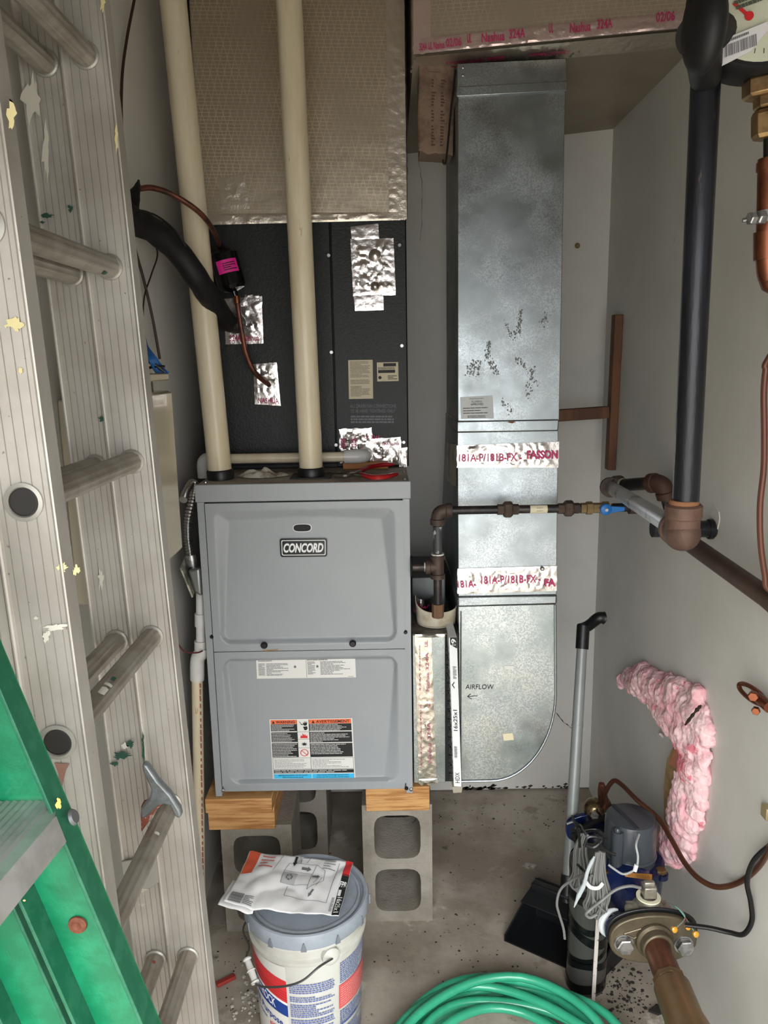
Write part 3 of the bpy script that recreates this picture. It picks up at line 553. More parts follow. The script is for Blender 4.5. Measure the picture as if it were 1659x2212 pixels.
a = F(788, 1012, fz1+.001); b = B(); b.box(a+V(-.06, -.014, 0), a+V(.065, .014, .019)); b.make('wood_offcut', M('planed_wood', (170, 112, 60), .6), bev=.002, label='small orange-brown wood offcut behind the pliers on the furnace', cat='wood block')

# ================================================================ concrete blocks and timber shims
BLO = M('concrete_block', (150, 144, 134), .9, 0, var=(8, (128, 121, 110), .35, .65), spots=[(30, .66, (96, 90, 82))], bump=(150, .8, 'n', .003))
def block(x0, y0, z0, w=.194, d=.194, h=.392, rz=0, name='concrete_block', label='', group=None):
    cxm, cym = x0+w/2, y0+d/2; b = B(); t_ = .032; hc = (h-3*t_)/2
    outer = [(0, 0), (w, 0), (w, h), (0, h)]; vs = []; fs = []
    def ring(cx, cz, rx, rzz, n=20): return [(cx+math.copysign(abs(math.cos(a))**.45, math.cos(a))*rx, cz+math.copysign(abs(math.sin(a))**.45, math.sin(a))*rzz) for a in [2*math.pi*(i+.5)/n for i in range(n)]]
    cores = [(w/2, t_+hc/2), (w/2, 2*t_+1.5*hc)]
    bm = bmesh.new()
    for side, yy in ((0, 0.0), (1, d)):
        for ci, (cx, cz) in enumerate(cores):
            n = 20; rg = ring(cx, cz, w/2-t_, hc/2, n); zz0, zz1 = (0, h/2) if ci == 0 else (h/2, h)
            def toedge(p):
                dx, dz = p[0]-cx, p[1]-cz; k = min((w-cx if dx > 0 else cx)/abs(dx) if dx else 9e9, ((zz1-cz) if dz > 0 else (cz-zz0))/abs(dz) if dz else 9e9); return (cx+dx*k, cz+dz*k)
            o0 = len(b.v); b.v += [V(x0+p[0], y0+yy, z0+p[1]) for p in rg]+[V(x0+toedge(p)[0], y0+yy, z0+toedge(p)[1]) for p in rg]
            b.f += [(o0+i, o0+(i+1) % n, o0+n+(i+1) % n, o0+n+i) if not side else (o0+i, o0+n+i, o0+n+(i+1) % n, o0+(i+1) % n) for i in range(n)]
            for kx, kz in ((0, zz0), (w, zz0), (w, zz1), (0, zz1)):   # corner triangles
                ds = sorted(range(n), key=lambda i: (toedge(rg[i])[0]-kx)**2+(toedge(rg[i])[1]-kz)**2)[:2]; o1 = len(b.v); b.v.append(V(x0+kx, y0+yy, z0+kz)); b.f.append((o1, o0+n+ds[0], o0+n+ds[1]))
    n = 20
    for ci, (cx, cz) in enumerate(cores):
        rg = ring(cx, cz, w/2-t_, hc/2, n); o0 = len(b.v); b.v += [V(x0+p[0], y0, z0+p[1]) for p in rg]+[V(x0+cx+(p[0]-cx)*.92, y0+d, z0+cz+(p[1]-cz)*.95) for p in rg]; b.f += [(o0+i, o0+n+i, o0+n+(i+1) % n, o0+(i+1) % n) for i in range(n)]
    b.quad(V(x0, y0, z0), V(x0, y0+d, z0), V(x0, y0+d, z0+h), V(x0, y0, z0+h)); b.quad(V(x0+w, y0, z0), V(x0+w, y0, z0+h), V(x0+w, y0+d, z0+h), V(x0+w, y0+d, z0)); b.quad(V(x0, y0, z0+h), V(x0, y0+d, z0+h), V(x0+w, y0+d, z0+h), V(x0+w, y0, z0+h)); b.quad(V(x0, y0, z0), V(x0+w, y0, z0), V(x0+w, y0+d, z0), V(x0, y0+d, z0))
    b.prism([V(x0+.03, y0-.0008, z0+h/2-.003), V(x0+w-.03, y0-.0008, z0+h/2-.003), V(x0+w-.03, y0-.0008, z0+h/2+.002), V(x0+.03, y0-.0008, z0+h/2+.002)], (0, .0012, 0))
    return b.make(name, BLO, smooth=30, label=label, cat='concrete block', group=group, base=(cxm, cym, z0))
zw = fz0; q = P(785, 1990, 1.925); HB = .365
bxr = P(787, 1960, 1.93).x; block(bxr, 1.93, 0, h=HB, label='concrete block on end with two open cores under the right of the furnace, in front')
block(bxr+.01, 2.34, 0, h=HB, label='concrete block on end under the right rear of the furnace')
bxl = P(487, 1960, 1.90).x; block(bxl, 1.90, 0, h=HB-.035, label='concrete block on end under the left front of the furnace behind the bucket')
block(bxl+.07, 2.22, 0, h=HB, label='concrete block on end under the left rear of the furnace, partly hidden')
def plank(x0, x1, y0, y1, z0, z1, label):
    b = B(); b.box((x0, y0, z0), (x1, y1, z1)); return b.make('timber_shim', WOOD, bev=.002, label=label, cat='timber')
zt_ = fz0-.008
plank(P(444, 1740, 1.86).x, P(588, 1740, 1.86).x, 1.855, 2.13, zt_-.040, zt_, 'upper thick timber shim under the left front of the furnace, sawn end facing out')
plank(P(449, 1760, 1.88).x, P(593, 1760, 1.88).x, 1.88, 2.14, HB-.035, zt_-.041, 'lower timber shim of the left pair, sitting on the concrete block')
plank(P(790, 1725, 1.90).x, P(928, 1725, 1.90).x, 1.90, 2.10, HB, zt_, 'timber shim with knotty end grain under the right front of the furnace')
plank(P(790, 1725, 1.90).x, P(928, 1725, 1.90).x+.02, 2.34, 2.56, HB, zt_, 'timber shim on the right rear concrete block')
plank(bxl+.05, bxl+.26, 2.22, 2.42, HB, zt_, 'timber shim on the left rear concrete block')
# ================================================================ return duct
YD = lambda z: 1.905 + (z-.4)*.035
def PD(px, py, off=0):      # point on the slightly leaning front plane of the duct
    Y = 1.93
    for _ in range(4): Y = YD(P(px, py, Y).z)
    return P(px, py, Y+off)
rd = thing('return_duct', 'tall galvanised sheet metal return duct with taped joints and rounded boot at the bottom', 'duct', V(.32, 2.1, .38))
def box4(pts, d0, d1=None, name='section', mat=GALV, off=0, **k):
    tl, tr, br, bl = [PD(*p, off) for p in pts]; d1 = d1 or d0
    b = B(); b.hexa([bl, br, br+V(0, d1, 0), bl+V(0, d1, 0), tl, tr, tr+V(0, d0, 0), tl+V(0, d0, 0)]); return b.make(name, mat, rd, rec=True, **k)
u0 = box4([(988, 138), (1223, 126), (1224, 178), (988, 190)], .34, name='top_collar', bev=.001)
sec = box4([(989, 188), (1222, 176), (1208, 908), (989, 910)], .34, name='upper_section', bev=.0015)
box4([(986, 187), (1226, 174), (1226, 196), (986, 209)], .35, name='drive_cleat', off=-.005, bev=.002)
box4([(987, 910), (1208, 906), (1206, 931), (987, 934)], .352, name='drive_cleat', off=-.006, bev=.003)
mid = box4([(988, 934), (1206, 930), (1202, 1288), (990, 1291)], .36, .60, name='middle_section', bev=.0015)
box4([(988, 1289), (1204, 1285), (1204, 1306), (988, 1312)], .61, name='drive_cleat', off=-.007, bev=.005)
# boot with rounded heel
tl, tr = PD(991, 1311), PD(1199, 1306); bl = PD(995, 1690); rr = tr.x-.003
pts = [tl, V(tl.x, bl.y, bl.z)]; z0 = P(1090, 1686, 1.905).z; pts[1].z = z0; xr_ = PD(1200, 1500).x
rad = xr_-P(1062, 1685, 1.905).x; radz = P(1200, 1505, 1.905).z-z0
heel = [V(xr_-rad+rad*math.sin(a), YD(.5), z0+radz-radz*math.cos(a)) for a in [i*math.pi/2/16 for i in range(17)]]
poly = [tl, V(tl.x+.004, YD(.4), z0)]+heel+[tr]
for p in poly: p.y = YD(p.z)
b = B(); b.prism(poly, (0, .61, 0)); bt = b.make('boot', GALV2, rd, rec=True, smooth=30)
b = B(); rim = [poly[1]+V(0, -.002, 0)]+[p+V(.0, -.002, 0) for p in heel]+[tr+V(0, -.002, 0)]; b.tube(rim, .0032, 8); b.make('folded_seam', GALV, rd)
b = B(); b.tube([PD(994, 1320)+V(.002, -.001, 0), V(tl.x+.004, YD(.4)-.001, z0)], .002, 6); b.make('folded_seam', GALV, rd)
MK = M('marker_ink', (24, 24, 26), .6)
f = frame(*[PD(x, y, -.0008) for x, y in ((1005, 1478), (1067, 1478), (1006, 1512), (1068, 1512))]); text('AIRFLOW', f, (0, 0.02, 1, .32), MK, bt, h=.0004, shear=.15)
b = B(); b.prism([f(.07, .77, 0), f(.42, .72, 0), f(.42, .75, 0), f(.07, .81, 0)], (0, -.0003, 0)); b.prism([f(.05, .79, 0), f(.17, .60, 0), f(.19, .63, 0), f(.08, .79, 0)], (0, -.0003, 0)); b.prism([f(.05, .79, 0), f(.08, .79, 0), f(.22, .93, 0), f(.2, .96, 0)], (0, -.0003, 0)); b.make('arrow_mark', MK, bt, smooth=0)
for pts_, c_ in ((((1090, 1438), (1110, 1438), (1091, 1446), (1109, 1445)), (214, 214, 208)), (((1086, 1585), (1107, 1583), (1088, 1600), (1110, 1598)), (214, 204, 170))):
    plate(frame(*[PD(x, y, -.0006) for x, y in pts_]), 'paper_scrap', M('scrap%d' % c_[2], c_, .7), bt, .0006)
# tape bands with printing
for k, (pts_, tx) in enumerate(((((987, 962), (1207, 954), (987, 1010), (1206, 1010)), 0), (((988, 1228), (1203, 1222), (988, 1282), (1202, 1276)), 1))):
    f = frame(*[PD(x, y, -.0005) for x, y in pts_]); tp = foil(f, 'foil_tape_band', rd, nu=70, nv=18, amp=.004, rag=.006, seed=50+k)
    f2 = frame(*[PD(x, y, -.0068) for x, y in pts_])
    if k == 0: text('181A-P/181B-FX -', f2, (.02, .40, .64, .74), PINK, tp, bold=.015); text('FASSON', f2, (.69, .32, .995, .66), PINK, tp, bold=.045)
    else: text('181A-', f2, (.0, .50, .19, .78), PINK, tp, bold=.02, shear=-.1); text('181A-P/181B-FX -', f2, (.24, .34, .84, .66), PINK, tp, bold=.015); text('FA', f2, (.88, .52, .99, .82), PINK, tp, bold=.045)
b = B(); b.lathe([(.006, 0), (.006, .003), (.003, .006)], PD(1171, 1228, -.004), (0, -1, 0), 12); b.make('screw', SILVER, rd)
for y in (146, 163): b = B(); b.lathe([(.003, 0), (.003, .002), (.001, .003)], PD(1000, y, -.001), (0, -1, 0), 10); b.make('rivet', SILVER, rd)
b = B(); q = PD(1105, 912, -.007); b.prism([q+V(-.012, 0, 0), q+V(0, 0, .003), q+V(.011, 0, .0005), q+V(.002, 0, -.003)], (0, -.0004, 0)); b.make('rust_spot', M('rust_spot', (112, 78, 54), .9), rd, smooth=0)
# side tape on the flared section
tl_ = PD(988, 934); f = frame(V(tl_.x-.001, YD(1.2)+.30, P(960, 960, 2.2).z), V(tl_.x-.001, YD(1.2)+.005, tl_.z-.03), V(tl_.x-.001, YD(1.2)+.30, P(960, 960, 2.2).z-.11), V(tl_.x-.001, YD(1.2)+.005, tl_.z-.14))
foil(f, 'side_foil_tape', rd, nu=20, nv=10, amp=.006, rag=.05, seed=61, mat=FOILW, base=.001)
# inspection sticker
f = frame(*[PD(x, y, -.0006) for x, y in ((994, 858), (1064, 854), (996, 905), (1067, 904))])
st = plate(f, 'inspection_sticker', M('silver_sticker', (172, 174, 174), .4), sec, .0004)
text('Final Inspection', f, (.3, .06, .72, .15), INK, st, h=.0006); text('PLUMBING', f, (.35, .19, .66, .28), INK, st, h=.0006); text('APPROVED', f, (.31, .31, .70, .40), INK, st, bold=.02, h=.0006)
b = B(); fine(f, (.07, .46, .95, .80), 3, None, None, b=b, h=.0006, fill=.28, word=(.1, .3)); fine(f, (.2, .84, .82, .96), 2, None, None, b=b, h=.0006, fill=.5); b.make('handwriting', MC['marker_ink'], st, smooth=0, kind='stuff')
# dull scuffs rubbed on the sheet metal, each a scatter of tiny flecks
SM = M('zinc_scuff', (112, 114, 112), .7, .4)
rn = random.Random(21); b = B()
for pts_, wd, n_ in (([(1124, 674), (1120, 705), (1112, 732)], 5, 60), ([(1124, 690), (1123, 728)], 1.5, 14), ([(1056, 742), (1052, 775)], 5, 50), ([(1090, 690), (1105, 728)], 3, 20), ([(1028, 778), (1014, 808)], 7, 70), ([(1060, 782), (1074, 806)], 7, 60), ([(1040, 780), (1030, 806)], 3, 20), ([(1112, 774), (1136, 792), (1160, 828)], 6, 60), ([(1085, 868), (1104, 886)], 3, 26), ([(1140, 860), (1150, 800)], 8, 40), ([(1180, 680), (1170, 710)], 9, 30)):
    q_ = spl([V(x, y, 0) for x, y in pts_], 6)
    for k in range(n_):
        p_ = rn.choice(q_); x, y = p_.x+rn.gauss(0, wd*.5), p_.y+rn.gauss(0, 4); c_ = PD(x, y, -.0010); r = rn.uniform(.0006, .0026)
        a0 = rn.uniform(0, 6); b.prism([c_+V(math.cos(a0+i*1.57)*r*(.5+rn.random()), 0, math.sin(a0+i*1.57)*r*(.8+rn.random())) for i in range(4)], (0, .0003, 0))
b.make('scuff_marks', SM, sec, smooth=0, kind='stuff')
# bent hanger rod, cardboard scrap
b = B(); b.tube(spl([P(984, 150, 1.99), P(975, 230, 2.0), P(966, 325, 2.0), P(962, 352, 2.0), P(958, 352, 2.0), P(957, 345, 2.0)], 5), .0028, 6); b.make('hanger_rod', M('dark_wire', (44, 42, 40), .5, .6), label='thin bent black rod hanging left of the galvanised duct top', cat='rod')
# ================================================================ overhead foil duct
zo = P(892, 118, 1.985).z; xa, xb = P(893, 60, 1.985).x, XR-.002; yr = .0
ya, ybb = 1.985, EYE.y+P(1480, 56, 1).y
t_ = (zo-CZ)/(P(1484, 56, 1.0).z-CZ); ybb = t_; print('overhead duct', zo, xa, xb, 'y right', ybb)
od = thing('overhead_duct', 'foil-faced insulated duct running overhead to the right wall, red-printed tape along its edge', 'duct', V((xa+xb)/2, 2.2, zo))
zbl = P(1228, 296, YB-.002).z
b = B(); b.hexa([(xa, ya, zo), (xb, ybb, zo), (xb, YB-.002, zo-.002), (xa, YB-.002, zbl-.04), (xa, ya, ZC-.001), (xb, ybb, ZC-.001), (xb, YB-.002, ZC-.001), (xa, YB-.002, ZC-.001)]); 
b.make('insulation_board', SCR2, od, rec=True, smooth=0)
UND = M('duct_underside', (150, 140, 124), .5, .25, var=(3, (134, 122, 106), .35, .7), bump=(12, .1))
g_ = lambda u, v, h=0: V(xa+(xb-xa)*u, (ya+(ybb-ya)*u)*(1-v)+(YB-.003)*v, zo*(1-v)+(zbl-.04+(zo-.002-zbl+.04)*u)*v-.0015-h)
b = B(); b.grid(lambda u, v: g_(u, v), 8, 6); b.make('underside_facing', UND, od)
edge = lambda u: V(xa+(xb-.006-xa)*u, ya+(ybb-ya)*u, zo)
f = lambda u, v, h=0: edge(u)+V(0, -.002-h, .032*(1-v))
tp = foil(f, 'edge_tape', od, nu=110, nv=8, amp=.004, rag=.01, seed=70, mat=M('pink_tinted_tape', (214, 192, 186), .3, .7, bump=(70, .4, 'n', .004)))
f2 = lambda u, v, h=0: edge(u)+V(0, .10*v, -.003-h)
tp2 = foil(f2, 'underside_tape', od, nu=110, nv=8, amp=.005, rag=.02, seed=72, mat=FOILW)
f3 = lambda u, v, h=0: edge(u)+V(0, -.0085-h, .040*(1-v)-.002)
for s_, r in (('324A UL Nashua', (.02, .45, .11, .85)), ('02/06', (.115, .35, .17, .8)), ('UL', (.19, .2, .205, .7)), ('Nashua', (.24, .25, .32, .75)), ('324A', (.335, .2, .39, .7)), ('UL', (.47, .1, .485, .6)), ('Nashua', (.54, .2, .61, .7)), ('324A', (.63, .15, .68, .65)), ('02/06', (.82, .1, .88, .6))): text(s_, f3, r, PINK, tp, bold=.02, h=.0005)
f4 = lambda u, v, h=0: edge(u)+V(0, .02+.07*v, -.0105-h)
for s_, r in (('324A Nashua', (.12, .2, .26, .5)), ('02/06', (.27, .15, .33, .5)), ('324A UL Nashua', (.42, .2, .56, .5)), ('02/06', (.28, .62, .34, .9)), ('324A', (.14, .62, .24, .9))): text(s_, f4, r, PINK, tp2, bold=.02, h=.0005, rot=180)
f = frame(V(xa, ya-.002, ZC-.01), V(xa+.04, ya-.007, ZC-.01), V(xa, ya-.002, zo), V(xa+.04, ya-.007, zo)); foil(f, 'corner_tape', od, nu=6, nv=40, amp=.003, seed=74, mat=MC['pink_tinted_tape'])
for x, y in ((1202, 38), (1226, 35)):
    b = B(); b.ball(P(x, y, ya-.03), .003, 8); b.make('staple', SILVER, od)
# brown-printed insulation board scrap beside the duct
tl, tr, br, bl = P(903, 134, 2.04), P(984, 138, 2.04), P(978, 334, 2.04), P(905, 330, 2.04)
bd = thing('insulation_scrap', 'brown printed insulation board scrap hanging down left of the galvanised duct', 'insulation', (tl+tr)/2+V(0, .05, -.3))
FB = M('brown_kraft', (124, 104, 88), .8, 0, var=(14, (92, 72, 60), .4, .65), spots=[(30, .62, (74, 52, 46))], bump=(30, .5))
b = B()
def sc(u, v):
    q = (tl*(1-u)+tr*u)*(1-v)+(bl*(1-u)+br*u)*v; q = q.copy(); q.z += .008*nz((u*4, 1, 0), 1.3)*(v > .9)
    q.y += -.004*abs(nz(q, 30, 3)); q.x += .006*nz(q, 12, 5)*(u < .05); return q
b.grid(sc, 14, 30); b.make('kraft_face', FB, bd, smooth=30, solid=.002)
b = B(); b.hexa([bl+V(.003, .01, .004), br+V(0, .01, .004), br+V(0, .10, .004), bl+V(.003, .10, .004), tl+V(.003, .01, 0), tr+V(0, .01, 0), tr+V(0, .10, 0), tl+V(.003, .10, 0)]); b.make('core', M('fibreglass_core', (120, 104, 88), .95), bd, rec=True)
f = frame(tl, tr, bl, br); b = B(); ff = lambda u, v, h=0: sc(u, v)+V(0, -.0012, 0)
rn = random.Random(8)
for row in range(22):
    for cc in (.36, .62):
        if row in (3, 9, 14): continue
        w_ = rn.uniform(.05, .12); rect(ff, cc, .18+row*.034, cc+w_, .18+row*.034+.02, 0, b)
for row in (.10, .40, .66): rect(ff, .25, row, .8, row+.006, 0, b)
b.make('brown_print', M('brown_ink', (84, 58, 50), .8), bd, smooth=0, kind='stuff')

# ================================================================ filter rack, filter, box and tub between furnace and duct
YR = 1.89
p0, p1 = P(893, 1372, YR), P(964, 1690, YR); xk0 = fx1+.004
fr = thing('filter_rack', 'galvanised filter rack joining furnace and duct, its left side covered in crumpled foil tape', 'filter rack', V((p0.x+p1.x)/2, YR+.3, p1.z))
xk1 = P(962, 1530, YR).x; zk1, zk0 = p0.z, p1.z
b = B(); b.box((xk0, YR, zk0), (xk1, YR+.60, zk1)); b.make('rack_body', GALV2, fr, bev=.001)
tz = tl_.x; b = B(); b.box((xk0, YR, zk1), (P(985, 1345, YR).x, YR+.60, zk1+.003)); b.make('dirty_top', M('dusty_zinc', (120, 114, 106), .7, .4, var=(20, (88, 82, 76), .4, .6)), fr)
f = fpx([(896, 1376), (932, 1374), (904, 1690), (943, 1690)], YR-.001); tp = foil(f, 'foil_tape', fr, nu=14, nv=70, amp=.003, rag=.03, seed=80, mat=M('dull_rack_foil', (196, 188, 178), .3, 1, bump=(50, .3, 'n', .004)))
f2 = fpx([(900, 1378), (934, 1378), (904, 1690), (943, 1690)], YR-.006)
for s_, r in (('UL', (.45, .02, .75, .06)), ('324A', (.5, .10, .78, .22)), ('Nashua', (.5, .24, .78, .36)), ('UL', (.5, .44, .8, .47)), ('324A', (.5, .58, .78, .70)), ('Nashua', (.5, .72, .8, .86)), ('324A Nashua', (.08, .05, .26, .36)), ('324A Nashua', (.1, .45, .26, .9))): text(s_, f2, (r[0]+.04, r[1], r[2]-.04, r[3]), M('faded_pink', (176, 96, 118), .5), tp, rot=90)
f = fpx([(896, 1370), (962, 1369), (896, 1377), (962, 1376)], YR-.001); foil(f, 'top_edge_tape', fr, nu=16, nv=3, amp=.004, rag=.02, seed=82)
f = fpx([(905, 1682), (945, 1680), (908, 1692), (946, 1691)], YR-.002); foil(f, 'bottom_tape', fr, nu=10, nv=4, amp=.005, rag=.04, seed=83)
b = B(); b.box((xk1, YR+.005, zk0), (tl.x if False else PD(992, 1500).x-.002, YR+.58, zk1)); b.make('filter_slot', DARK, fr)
af = thing('air_filter', 'white-edged air filter marked 16x25x1 sticking out of its slot beside the duct', 'air filter', P(985, 1700, 1.83))
YFt = 1.835
q = [P(x, y, YFt) for x, y in ((970, 1377), (987, 1377), (980.5, 1699), (997, 1700))]; f = frame(*q)
b = B(); b.hexa([q[2], q[3], q[3]+V(0, .16, 0), q[2]+V(0, .16, 0), q[0], q[1], q[1]+V(0, .16, 0), q[0]+V(0, .16, 0)]); fe = b.make('frame_edge', M('white_card', (222, 224, 224), .5), af, rec=True, bev=.0008)
b = B(); qa, qb, qc, qd = P(977, 1700, YFt+.003), P(999, 1700, YFt+.003), P(997, 1712, YFt+.01), P(979, 1713, YFt+.01); b.prism([qa, qb, qc, qd], (0, .03, 0)); b.make('frame_flap', M('kraft_card', (168, 160, 144), .7), af, rec=True, smooth=0)
b = B(); N_ = 22     # pleats seen between the bowed frame and the slot
for i in range(N_):
    v0, v1, vm = i/N_, (i+1)/N_, (i+.5)/N_
    def ed(v): return P(971+9*v**.8, 1400+285*v, YFt+.012), P(963.5+6.5*v*v+2*math.sin(math.pi*v), 1400+285*v+7*math.sin(i*2.1), YFt+.05)
    a0, c0_ = ed(v0); a1, c1 = ed(v1); am, cm = ed(vm)
    b.add([a0, c0_, am+V(.004, .03, 0), cm+V(.004, .03, 0), a1, c1], [(0, 1, 3, 2), (2, 3, 5, 4)])
b.make('pleated_media', M('grey_media', (96, 96, 98), .9), af, smooth=0, solid=.001)
b = B(); b.tube([P(970, 1380, YFt+.004), P(972, 1430, YFt+.004), P(976, 1540, YFt+.004), P(979, 1640, YFt+.004), P(981, 1698, YFt+.004)], .0012, 6); b.make('frame_lip', MC['white_card'], af)
b = B(); rect(f, .12, .0, .98, .068, .0006, b); b.make('black_mark', INK, fe, smooth=0)
b = B(); b.prism([f(.12, .045, .0008), f(.9, .07, .0008), f(.12, .07, .0008)], (0, -.0001, 0)); b.make('mark_cut', MC['white_card'], fe, smooth=0)
text('9', f, (.25, .008, .85, .038), WINK, fe, rot=90, bold=.02, h=.0012); text('EZ3', f, (.35, .04, .8, .052), WINK, fe, rot=90, h=.0012)
text('16x25x1', f, (.2, .475, .72, .615), INK, fe, rot=90, bold=.01); text('HDX', f, (.2, .90, .78, .972), INK, fe, rot=90)
b = B(); fine(f, (.35, .185, .85, .27), 12, None, None, b=b, h=.0008, fill=.5); b.add([f(.15, .31, .0008), f(.5, .285, .0008), f(.5, .295, .0008), f(.3, .31, .0008), f(.5, .325, .0008), f(.5, .335, .0008)], [(0, 1, 2, 3), (0, 3, 4, 5)]); fine(f, (.2, .72, .6, .80), 14, None, None, b=b, h=.0008, fill=.5, word=(.2, .4)); b.make('small_print', INK, fe, smooth=0, kind='stuff')
# sheet metal box with foil, standing on the rack behind the drip leg
q0, q1 = P(903, 1248, 2.12), P(982, 1325, 2.0)
jb = thing('sheet_metal_box', 'dark grey sheet metal box with a foil tape wrap standing between furnace and duct', 'box', V((q0.x+q1.x)/2, 2.1, zk1+.003))
b = B(); b.box((xk0+.006, 2.06, zk1+.003), (PD(988, 1300).x-.02, 2.30, P(930, 1247, 2.06).z)); b.make('box_body', M('dark_zinc', (104, 108, 108), .5, .6, var=(10, (80, 84, 84), .4, .6)), jb, bev=.003)
f = lambda u, v, h=0: V(xk0+.004+.062*u+.0, 2.0+.055*u*u-.035*math.sin(u*3.1)-h, (P(900, 1278, 2.02).z-.022*u)*(1-v)+(P(905, 1315, 2.02).z-.008*math.sin(u*3.1))*v); foil(f, 'foil_wrap', jb, nu=18, nv=12, amp=.004, rag=.02, seed=88, mat=M('dull_foil', (132, 128, 128), .3, 1, bump=(70, .4, 'n', .004)))
text('324A', lambda u, v, h=0: f(u, v, .0075+h), (.15, .3, .8, .5), PINK, jb); text('Nashua', lambda u, v, h=0: f(u, v, .0075+h), (.1, .72, .8, .9), PINK, jb)
TUB = M('cloudy_plastic', (196, 188, 168), .35, 0, var=(30, (172, 160, 136), .4, .65), coat=.3)
tc_ = V(P(943, 1350, 1.955).x, 1.975, zk1+.004); b = B()
def tubf(u, v):
    a = math.pi*(-.04-1.02*u)+.0; r = .050+.004*v; hz = .042+.028*(abs(u-.45)*2)**2.2*(1 if u > .45 else .35)
    return tc_+V(math.cos(a)*r*(1.02), math.sin(a)*r*.85, hz*v)
b.grid(tubf, 40, 6); tb = b.make('plastic_tub', TUB, solid=.0015, label='cut-open cloudy plastic tub standing on the filter rack under the gas drip leg', cat='tub', base=tc_)
b = B(); b.lathe([(.001, 0), (.05, .0005), (.05, .002)], tc_, (0, 0, 1), 24); b.make('tub_floor', TUB, tb)

# ================================================================ gas branch line in front of the duct
YG = 1.86
gp = thing('gas_branch_pipe', 'thin black iron gas line crossing the duct, with two unions and a blue-handled valve', 'pipe', P(945, 1325, YG))
a = P(950, 1103, YG); zg = a.z; xE = P(945, 1130, YG).x; xR1 = P(1292, 1101, YG).x; r_ = .0107
def gx(px): return P(px, 1101, YG).x
def hp(p0, p1, r, n=16, mat=IRON, name='pipe', par=gp):
    b = B(); b.tube([p0, p1], r, n); return b.make(name, mat, par)
H = lambda px: V(gx(px), YG, zg)
hp(H(970), H(1085), r_); hp(H(1112), H(1210), r_); hp(H(1225), H(1262), r_*1.05)
def elbow(c, d1, d2, r, R_, L_, name='elbow', par=gp, mat=RUST):
    d1 = Vector(d1).normalized(); d2 = Vector(d2).normalized(); c = Vector(c); b = B()
    b.tube(spl([c+d1*L_, c+d1*R_*.75, c+(d1+d2)*R_*.22, c+d2*R_*.75, c+d2*L_], 6), r, 18)
    for d in (d1, d2): b.lathe([(r*1.0, L_*.55), (r*1.16, L_*.6), (r*1.16, L_*.98), (r*1.0, L_)], c, d, 18)
    return b.make(name, mat, par)
elbow(V(xE, YG, zg), (1, 0, 0), (0, 0, -1), .0155, .022, .036)
ztee = P(943, 1224, YG).z; wh = M('thread_sealant', (206, 204, 196), .7, var=(60, (110, 104, 98), .45, .6)); zg2 = ztee
o = hp(V(xE, YG, zg-.03), V(xE, YG, ztee+.03), r_, name='nipple')
b = B(); b.tube([V(xE, YG, zg-.040), V(xE, YG, ztee+.036)], r_*1.03, 16); b.make('sealant_smear', M('smeared_sealant', (66, 66, 68), .5, .2, spots=[(38, .54, (176, 180, 184))]), gp)
b = B(); b.tube([V(xE, YG, ztee+.026), V(xE, YG, ztee+.034)], .0165, 16); b.make('sealant_ring', wh, gp)
b = B(); b.tube([V(xE, YG, ztee+.03), V(xE, YG, ztee-.03)], .0155, 18); b.tube([V(xE, YG, ztee), V(xE-.03, YG, ztee)], .0155, 18)
for d in ((0, 0, 1), (0, 0, -1), (-1, 0, 0)): b.lathe([(.0155, .018), (.0185, .019), (.0185, .030), (.0155, .031)], V(xE, YG, ztee), d, 18)
b.make('tee', RUST, gp)
hp(V(xE-.028, YG, ztee), V(fx1+.001, YG, ztee), r_, name='furnace_nipple')
b = B(); b.tube([V(xE-.0305, YG, ztee), V(xE-.034, YG, ztee)], .0125, 16); b.make('sealant_ring', wh, gp)
b = B(); b.lathe([(.028, .0), (.026, .003), (.012, .006)], V(fx1+.001, YG+.01, ztee), (1, 0, 0), 24); b.make('rubber_grommet', BLACKP, gp)
zc0, zc1 = P(952, 1333, YG).z, P(952, 1304, YG).z
hp(V(xE, YG, ztee-.028), V(xE, YG, zc1-.004), r_*.98, name='drip_leg')
b = B(); b.lathe([(.0145, 0), (.0152, .003), (.0152, zc1-zc0)], V(xE, YG, zc0), (0, 0, 1), 8); b.make('drip_cap', M('brown_cap', (112, 84, 62), .6, .3), gp)
for px in (1097, 1228):
    un = B(); un.lathe([(.0135, -.026), (.0135, .026)], H(px), (1, 0, 0), 8); un.lathe([(.0175, -.011), (.0205, -.007), (.0205, .007), (.0175, .011)], H(px), (1, 0, 0), 8); un.make('union', RUST, gp, smooth=20)
b = B(); b.tube([H(1209), H(1213)], .0118, 16); b.make('sealant_ring', wh, gp)
def wrap(u, v, h=0): # sticker wrapped on the nipple
    a = (v-.5)*2.2; return V(gx(1144+37*u), YG, zg)+V(0, -math.cos(a), -math.sin(a))*(r_+.0006+h)
b = B(); b.grid(lambda u, v: wrap(u, v), 3, 8); s_ = b.make('barcode_sticker', M('cream_sticker', (206, 198, 172), .6), gp); bars(wrap, (.35, .3, .75, .65), 14, INK, s_, h=.0004)
YEL = M('yellow_brass', (146, 126, 92), .4, .8)
b = B(); b.lathe([(.0135, 0), (.0135, .012), (.0165, .014), (.0165, .028), (.013, .03), (.013, .052), (.016, .054), (.016, .068)], H(1254), (1, 0, 0), 8); b.make('valve_body', YEL, gp, smooth=20)
BLH = M('blue_handle', (20, 98, 170), .4); c = H(1303)+V(0, -.018, 0)
b = B(); b.lathe([(.014, 0), (.014, .008), (.008, .011)], c, (0, -1, 0), 20); b.prism([c+V(.0, -.002, .009), c+V(.045, -.002, .006), c+V(.045, -.002, -.004), c+V(0, -.002, -.010)], (0, -.006, 0)); vh = b.make('valve_handle', BLH, gp, bev=.001)
